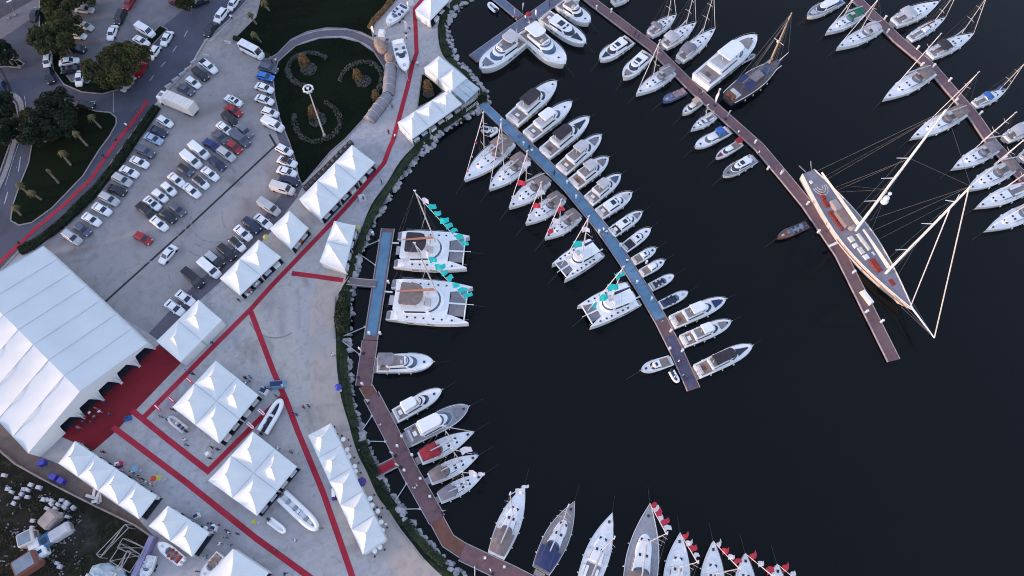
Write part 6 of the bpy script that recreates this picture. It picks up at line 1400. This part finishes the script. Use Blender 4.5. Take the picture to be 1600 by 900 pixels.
# ---- things on the waste ground
CR = mat('old_white_plastic', (0.30, 0.31, 0.35), .6, .5, .8, col2=(0.52, 0.53, 0.56))
cr = [(93, 781), (89, 788), (84, 795), (70, 794), (92, 803), (103, 807), (112, 793), (102, 786), (98, 792), (9, 763), (41, 765), (34, 764), (40, 776), (30, 771), (23, 777), (58, 761), (18, 786), (48, 813), (72, 780), (79, 782), (66, 780), (77, 787), (45, 757), (15, 768), (4, 742), (47, 824), (86, 880), (90, 885)]
for i, (x, y) in enumerate(cr):
    q = P(x, y, LAND + .8); rz = R(-20 + random.uniform(-18, 18)); sx, sy, h = random.uniform(.7, 1.0), random.uniform(.5, .75), random.uniform(.35, .7)
    r = thing('plastic_tank', 'battered white plastic tank ' + ('in the right-hand heap above the old cabins' if i < 9 else 'lying scattered on the waste ground'), 'tank', (q.x, q.y, LAND), rz, 'white tanks in the right-hand heap' if i < 9 else 'white tanks scattered on the waste ground')
    MB().box(0, 0, h / 2, sx, sy, h, 0, .92, .92).build('body', CR, r); MB().tube((.1, 0, h), (.1, 0, h + .08), .14, None, 8).build('lid', LGRYCV, r)
DB = mat('rust_beige', (0.34, 0.27, 0.24), .8, .2, 1.0); GBX = mat('dull_blue_grey', (0.17, 0.215, 0.26), .8, .18, .8)
for x, y, sx, sy, h, rz, m1, m2, lb, nm in ((73, 811, 2.4, 2.9, 2.2, -35, DB, DB, 'beige curved cabin with a dark slot', 'old_cabin'), (91, 831, 3.6, 2.0, 1.6, 35, LGRYCV, LGRYCV, 'grey cabin roof with a black vent', 'old_cabin'), (68, 845, 2.2, 3.2, 1.3, -50, mat('faded_blue', (0.035, 0.13, 0.26), .7), GLASS, 'blue machine housing between the cabins', 'machine_housing'), (37, 841, 2.6, 2.4, 2.2, 28, CREAM, GBX, 'cream cabin with a grey window panel', 'old_cabin'), (51, 851, 1.9, 1.9, 1.4, 35, WDECK, WDECK, 'white engine cover beside the cream cabin', 'engine_cover'), (60, 863, 2.3, 1.8, 1.4, 35, WDECK, GLASS, 'white cover with a dark slot, lower one', 'engine_cover'), (36, 880, 4.0, 2.9, 2.4, 36, mat('rust_red', (0.20, 0.07, 0.05), .8), GBX, 'big rusty container with a grey-blue top', 'container')):
    q = P(x, y, LAND + h); r = thing(nm, lb, nm.replace('_', ' '), (q.x, q.y, LAND), R(rz)); MB().loft([[(a * sx / 2 * k, b_ * sy / 2 * k, z) for a, b_ in ((-1, -.8), (-.8, -1), (.8, -1), (1, -.8), (1, .8), (.8, 1), (-.8, 1), (-1, .8))] for k, z in ((1, 0), (1, h * .85), (.9, h))]).build('body', m1, r)
    MB().box(0, 0, h + .03, sx * (.78 if m2 is not GLASS else .45), sy * (.78 if m2 is not GLASS else .3), .08).build('top_panel', m2, r)
    for s_ in (-1, 1): MB().box(s_ * sx * .505, 0, h * .5, .06, sy * .6, h * .4).build('side_panel', GRYCV, r)
def frame3(x, y, sx, sy, h, rz, label, m_=mat('galvanised_frame', (0.26, 0.25, 0.25), .5, .2, 1.5)):
    q = P(x, y, LAND + h); r = thing('steel_frame', label, 'steel frame', (q.x, q.y, LAND), R(rz)); 
    for a in (-1, 1):
        MB().box(0, a * sy / 2, h, sx, .11, .11).build('beam', m_, r); MB().box(a * sx / 2, 0, h, .11, sy, .11).build('beam', m_, r)
        for b_ in (-1, 1): MB().box(a * sx / 2, b_ * sy / 2, h / 2, .09, .09, h).build('leg', m_, r)
    m = MB(); m.tube((-sx / 2, -sy / 2, h), (sx / 2, sy / 2, h), .05); m.tube((-sx / 2, sy / 2, .1), (sx / 2, sy / 2, h), .05); m.build('brace', m_, r)
frame3(176, 845, 6.0, .9, 2.4, 52, 'narrow upright steel frame on the waste ground'); frame3(205, 856, 4.4, 1.6, 1.8, -20, 'short steel frame with a grey panel'); frame3(196, 872, 4.2, 3.0, 1.6, -25, 'wide low steel frame below the others'); frame3(188, 885, 5.0, .7, 2.0, 68, 'long silver steel frame at the bottom')
q0, q1 = P(241, 838, LAND + .8), P(209, 908, LAND + .8); tag(MB().strip([(q0.x, q0.y), (q1.x, q1.y)], .9, LAND, LAND + 1.7).build('storage_screen', mat('lilac_sheet', (0.21, 0.19, 0.33), .7, .12, .8)), 'long lilac tarpaulin screen beside the waste ground', 'screen')
for i, (x, y, s_) in enumerate(((163, 893, 2.4), (175, 900, 2.8), (150, 905, 2.0))):
    q = P(x, y, LAND); m = MB(); m.ell((0, 0, .2), s_, s_ * .6, .55, 10, 6); m.v = [(a + random.uniform(-.25, .25), b_ + random.uniform(-.2, .2), max(0, c + random.uniform(-.15, .15))) for a, b_, c in m.v]; o = m.build('tarpaulin', mat('pale_blue_tarp', (0.30, 0.38, 0.43), .6, .2, .7)); o.location = tuple(q); tag(o, 'crumpled pale blue tarpaulin, ' + ['upper', 'right', 'left'][i] + ' one at the bottom edge', 'tarpaulin', 'tarpaulins at the bottom edge')
q = P(150, 774, LAND); m = MB()
for k in range(6): m.box(random.uniform(-2, 2), random.uniform(-.7, .7), .15 + .1 * k, random.uniform(1.0, 2.4), .5, .1, random.uniform(-1, 1))
o = m.build('scrap_boards', LGRYCV); o.location = tuple(q); o.rotation_euler = (0, 0, R(-38)); tag(o, 'heap of white boards behind the row of four tents', 'boards')

random.seed(21)
def scr():
    x, y = random.uniform(-10, 235), random.uniform(700, 905)
    if y < 712 + max(0, x) * .56 + 12: return None
    if mnoise.noise(Vector((x * .045, y * .045, 3))) < .05: return None
    q = P(x, y, LAND); return Vector((q.x, q.y, LAND + random.uniform(.02, .45)))
tag(leaves(9000, scr, .08, .24).build('scrub', mat('dry_scrub', (0.016, 0.018, 0.009), .95, .4, .5, col2=(0.05, 0.042, 0.025))), 'dark dry scrub over the waste ground', 'scrub', kind='stuff')
dm = MB()
for _ in range(520):
    x, y = random.uniform(-5, 130), random.uniform(745, 900)
    if y < 715 + max(0, x) * .56 + 12 or mnoise.noise(Vector((x * .06, y * .06, 8))) < .0: continue
    q = P(x, y, LAND); dm.box(q.x, q.y, LAND + .1, random.uniform(.1, .4), random.uniform(.08, .25), random.uniform(.1, .3), random.uniform(0, 3))
tag(dm.build('rubble', mat('rubble_grey', (0.07, 0.07, 0.085), .9, .5, .6, col2=(0.28, 0.28, 0.31))), 'loose rubble and scraps on the waste ground', 'rubble', kind='stuff')
# ================================================================== people
def person_mesh(step, arm, seed):
    me = bpy.data.meshes.new('person'); s_ = step
    V = [(0, 0, .95), (0, 0, 1.2), (0, 0, 1.42), (0, 0, 1.52), (.02, 0, 1.66), (.0, .19, 1.40), (arm, .25, 1.12), (arm * 2 + .08, .24, .88), (0, -.19, 1.40), (-arm, -.25, 1.12), (-arm * 1.2 + .05, -.24, .86),
         (s_ * .5, .1, .52), (s_ - .04, .11, .08), (s_ + .14, .12, .04), (-s_ * .4, -.1, .52), (-s_ - .08, -.11, .10), (-s_ + .08, -.12, .05)]
    E = [(0, 1), (1, 2), (2, 3), (3, 4), (2, 5), (5, 6), (6, 7), (2, 8), (8, 9), (9, 10), (0, 11), (11, 12), (12, 13), (0, 14), (14, 15), (15, 16)]
    RD = [.16, .15, .15, .065, .105, .075, .055, .042, .075, .055, .042, .085, .052, .045, .085, .052, .045]
    me.from_pydata(V, E, []); o = bpy.data.objects.new('tmp', me); COL.objects.link(o)
    sk = o.modifiers.new('s', 'SKIN'); ss = o.modifiers.new('u', 'SUBSURF'); ss.levels = 1
    for i, rr in enumerate(RD): me.skin_vertices[0].data[i].radius = (rr, rr)
    me.skin_vertices[0].data[0].use_root = True
    bpy.context.view_layer.update()
    ev = o.evaluated_get(bpy.context.evaluated_depsgraph_get()); out = bpy.data.meshes.new_from_object(ev)
    bpy.data.objects.remove(o); bpy.data.meshes.remove(me); return out
PM = [person_mesh(0.0, .04, 1), person_mesh(.24, .12, 2), person_mesh(.12, -.08, 3)]
CLT = {'black': DKCV, 'navy': NAVY, 'white': WHITE, 'grey': GRYCV, 'red': REDCV, 'light blue': LBL}
_pm = {}
def person(x, y, z, label, top, bot, v, face=None):
    key = (top, bot, v)
    if key not in _pm:
        me = PM[v].copy()
        for k in (CLT[bot], CLT[top], SKIN): me.materials.append(k)
        for p in me.polygons:
            c = p.center; hand = abs(c.y) > .17 and c.z < .95
            p.material_index = 2 if (c.z > 1.5 or hand) else (1 if c.z > .95 or (abs(c.y) > .19) else 0); p.use_smooth = True
        _pm[key] = me
    q = P(x, y, z + .9); o = bpy.data.objects.new('person', _pm[key]); COL.objects.link(o); o.location = (q.x, q.y, z); o.rotation_euler = (0, 0, face if face is not None else random.uniform(0, 6.28)); tag(o, label, 'person', 'visitors on foot')
    h = bpy.data.objects.new('hair', HM); COL.objects.link(h); h.parent = o
HM_ = MB(); HM_.ell((-.01, 0, 1.735), .115, .105, .10, 8, 6); _h = HM_.build('hair', HAIR); HM = _h.data; bpy.data.objects.remove(_h)
PL = [((213, 172), 'on the roadside carpet near its upper end'), ((197, 195), 'on the roadside carpet above the palms\' level'), ((181, 219), 'beside the middle of the roadside carpet'), ((161, 243), 'at the left of the roadside carpet'), ((137, 288), 'on the roadside carpet by the hedge'), ((30, 380), 'on the roadside carpet near the marquee'), ((361, 26), 'beside the white suv on the upper road'),
 ((424, 95), 'at the lower end of the ring path, left'), ((431, 94), 'at the lower end of the ring path, right'), ((645, 96), 'on the main carpet by the large sport boat, left'), ((652, 99), 'on the main carpet by the large sport boat, right'), ((640, 45), 'right of the large sport boat, upper'), ((635, 57), 'right of the large sport boat, lower'), ((607, 206), 'on the main carpet above the row of three tents'), ((617, 212), 'right of the main carpet above the three tents'), ((596, 284), 'near the shore beside the main carpet'), ((612, 165), 'beside the rolled canopies'),
 ((332, 536), 'on the main carpet beside the marquee pair of tents'), ((292, 579), 'at the main carpet, upper of two'), ((301, 584), 'at the main carpet, lower of two'), ((270, 640), 'at the left corner of the upper four-peak cluster'), ((252, 651), 'beside the grey inflatable, left'), ((258, 654), 'beside the grey inflatable, right'), ((383, 590), 'right of the upper cluster, first of four'), ((388, 594), 'right of the upper cluster, second of four'), ((384, 598), 'right of the upper cluster, third of four'), ((391, 589), 'right of the upper cluster, fourth of four'), ((415, 607), 'beside the light blue display, left'), ((421, 606), 'beside the light blue display, right'), ((441, 602), 'on the straight carpet at the light blue display'), ((431, 618), 'at the top of the V-shaped carpet'), ((457, 644), 'on the straight carpet beside the dark-floored rib'), ((464, 648), 'right of the straight carpet'), ((331, 699), 'below the upper cluster, left'), ((340, 702), 'below the upper cluster, right'), ((328, 716), 'beside the white square sign at the V'), ((455, 706), 'right of the lower cluster, alone'), ((434, 701), 'at the edge of the lower cluster'), ((482, 634), 'on the open plaza, right of a pair'), ((474, 636), 'on the open plaza, left of a pair'), ((520, 554), 'near the shore on the open plaza'), ((404, 693), 'behind the dark-floored rib'),
 ((135, 652), 'in front of the marquee, first of the crowd'), ((141, 645), 'in front of the marquee, second of the crowd'), ((148, 651), 'in front of the marquee, third of the crowd'), ((156, 643), 'in front of the marquee, fourth of the crowd'), ((150, 638), 'in front of the marquee, fifth of the crowd'), ((172, 647), 'on the dark red carpet apart from the crowd'), ((131, 659), 'at the marquee doorway nearest the crowd'), ((163, 628), 'at the middle marquee doorway'), ((143, 660), 'in front of the marquee, sixth of the crowd'), ((122, 668), 'at the lowest marquee doorway'),
 ((289, 687), 'on the V-shaped carpet plaza, upper'), ((291, 695), 'on the V-shaped carpet plaza, lower'), ((161, 706), 'at the row of four tents, leftmost'), ((186, 727), 'at the row of four tents beside the red display'), ((206, 738), 'under the light blue parasol'), ((213, 743), 'at the row of four tents, fourth'), ((221, 748), 'at the row of four tents, fifth'), ((228, 753), 'at the row of four tents, sixth'), ((235, 756), 'at the row of four tents beside the orange-red parasol'),
 ((354, 829), 'above the cut-off tent, first'), ((357, 832), 'above the cut-off tent, second'), ((371, 834), 'above the cut-off tent, apart on the right'), ((343, 850), 'left above the cut-off tent'), ((359, 852), 'close to the peak of the cut-off tent'), ((321, 870), 'between the brown-decked boat and the tents'), ((309, 893), 'at the bottom beside the brown-decked boat'), ((352, 840), 'in the middle of the yard above the cut-off tent'), ((430, 859), 'on the lower straight carpet'), ((461, 844), 'between the long rib and the carpet'), ((445, 897), 'near the bottom edge beside the carpet'), ((502, 826), 'at the bow of the long white rib'),
 ((647, 762), 'on the shore pontoon, left of a pair'), ((651, 758), 'on the shore pontoon, right of a pair'), ((646, 669), 'on the shore pontoon opposite the large yacht'), ((594, 664), 'on the upper straight brown pontoon'), ((560, 590), 'at the left side of the brown pontoon section'), ((821, 27), 'at the junction of the top pontoons, first'), ((826, 31), 'at the junction of the top pontoons, second'), ((830, 27), 'at the junction of the top pontoons, third'), ((859, 5), 'on the wide top pontoon near the edge'), ((986, 44), 'on the longest pontoon near the top, first of three'), ((993, 50), 'on the longest pontoon near the top, second of three'), ((998, 55), 'on the longest pontoon near the top, third of three'), ((1093, 141), 'at the superyacht stern, first'), ((1098, 144), 'at the superyacht stern, second'), ((1154, 206), 'on the longest pontoon beside the blue-windowed cruiser'), ((1186, 238), 'on the longest pontoon, alone'), ((827, 229), 'on the blue carpet, first'), ((831, 235), 'on the blue carpet, second'), ((810, 210), 'on the blue carpet near the gangway'), ((866, 270), 'on the blue carpet beside the cream-topped yacht'), ((943, 358), 'on the blue carpet at the cruisers, first'), ((948, 362), 'on the blue carpet at the cruisers, second'), ((980, 407), 'on the blue carpet beside the small cruisers'), ((1035, 502), 'on the central pontoon below the carpet'), ((1061, 564), 'at the pontoon end, first of four'), ((1067, 563), 'at the pontoon end, second of four'), ((1068, 586), 'at the pontoon end, third of four'), ((1073, 590), 'at the pontoon end, fourth of four'), ((1258, 355), 'on the small varnished boat'), ((385, 478), 'crouching'), ((393, 452), 'at the lower tent of the pair beside the vans, first'), ((397, 448), 'at the lower tent of the pair beside the vans, second'), ((401, 444), 'at the lower tent of the pair beside the vans, third'), ((390, 457), 'at the lower tent of the pair beside the vans, fourth'), ((373, 469), 'at the corner of the pair of tents by the vans'), ((568, 310), 'beside the pale signboard by the long carpet'), ((462, 305), 'behind the three tents by the cream van')]
ck = list(CLT); random.seed(5)
for (x, y), lb in PL:
    if lb == 'crouching': continue
    onp = x > 556 and 'pontoon' in lb or 'blue carpet' in lb or 'central' in lb
    tp = random.choice(['black', 'navy', 'white', 'black', 'navy', 'grey', 'red', 'light blue', 'white']); bt = random.choice(['black', 'navy', 'grey'])
    person(x, y, .58 if onp else (LAND + .03), f'person in {tp} top, {lb}', tp, bt, random.choice([0, 1, 2]))
umbrella(826, 22, REDCV, .8, 'red parasol at the junction of the top pontoons', h=2.6); bpy.data.objects['parasol'] if False else None
print('objects', len(bpy.data.objects))
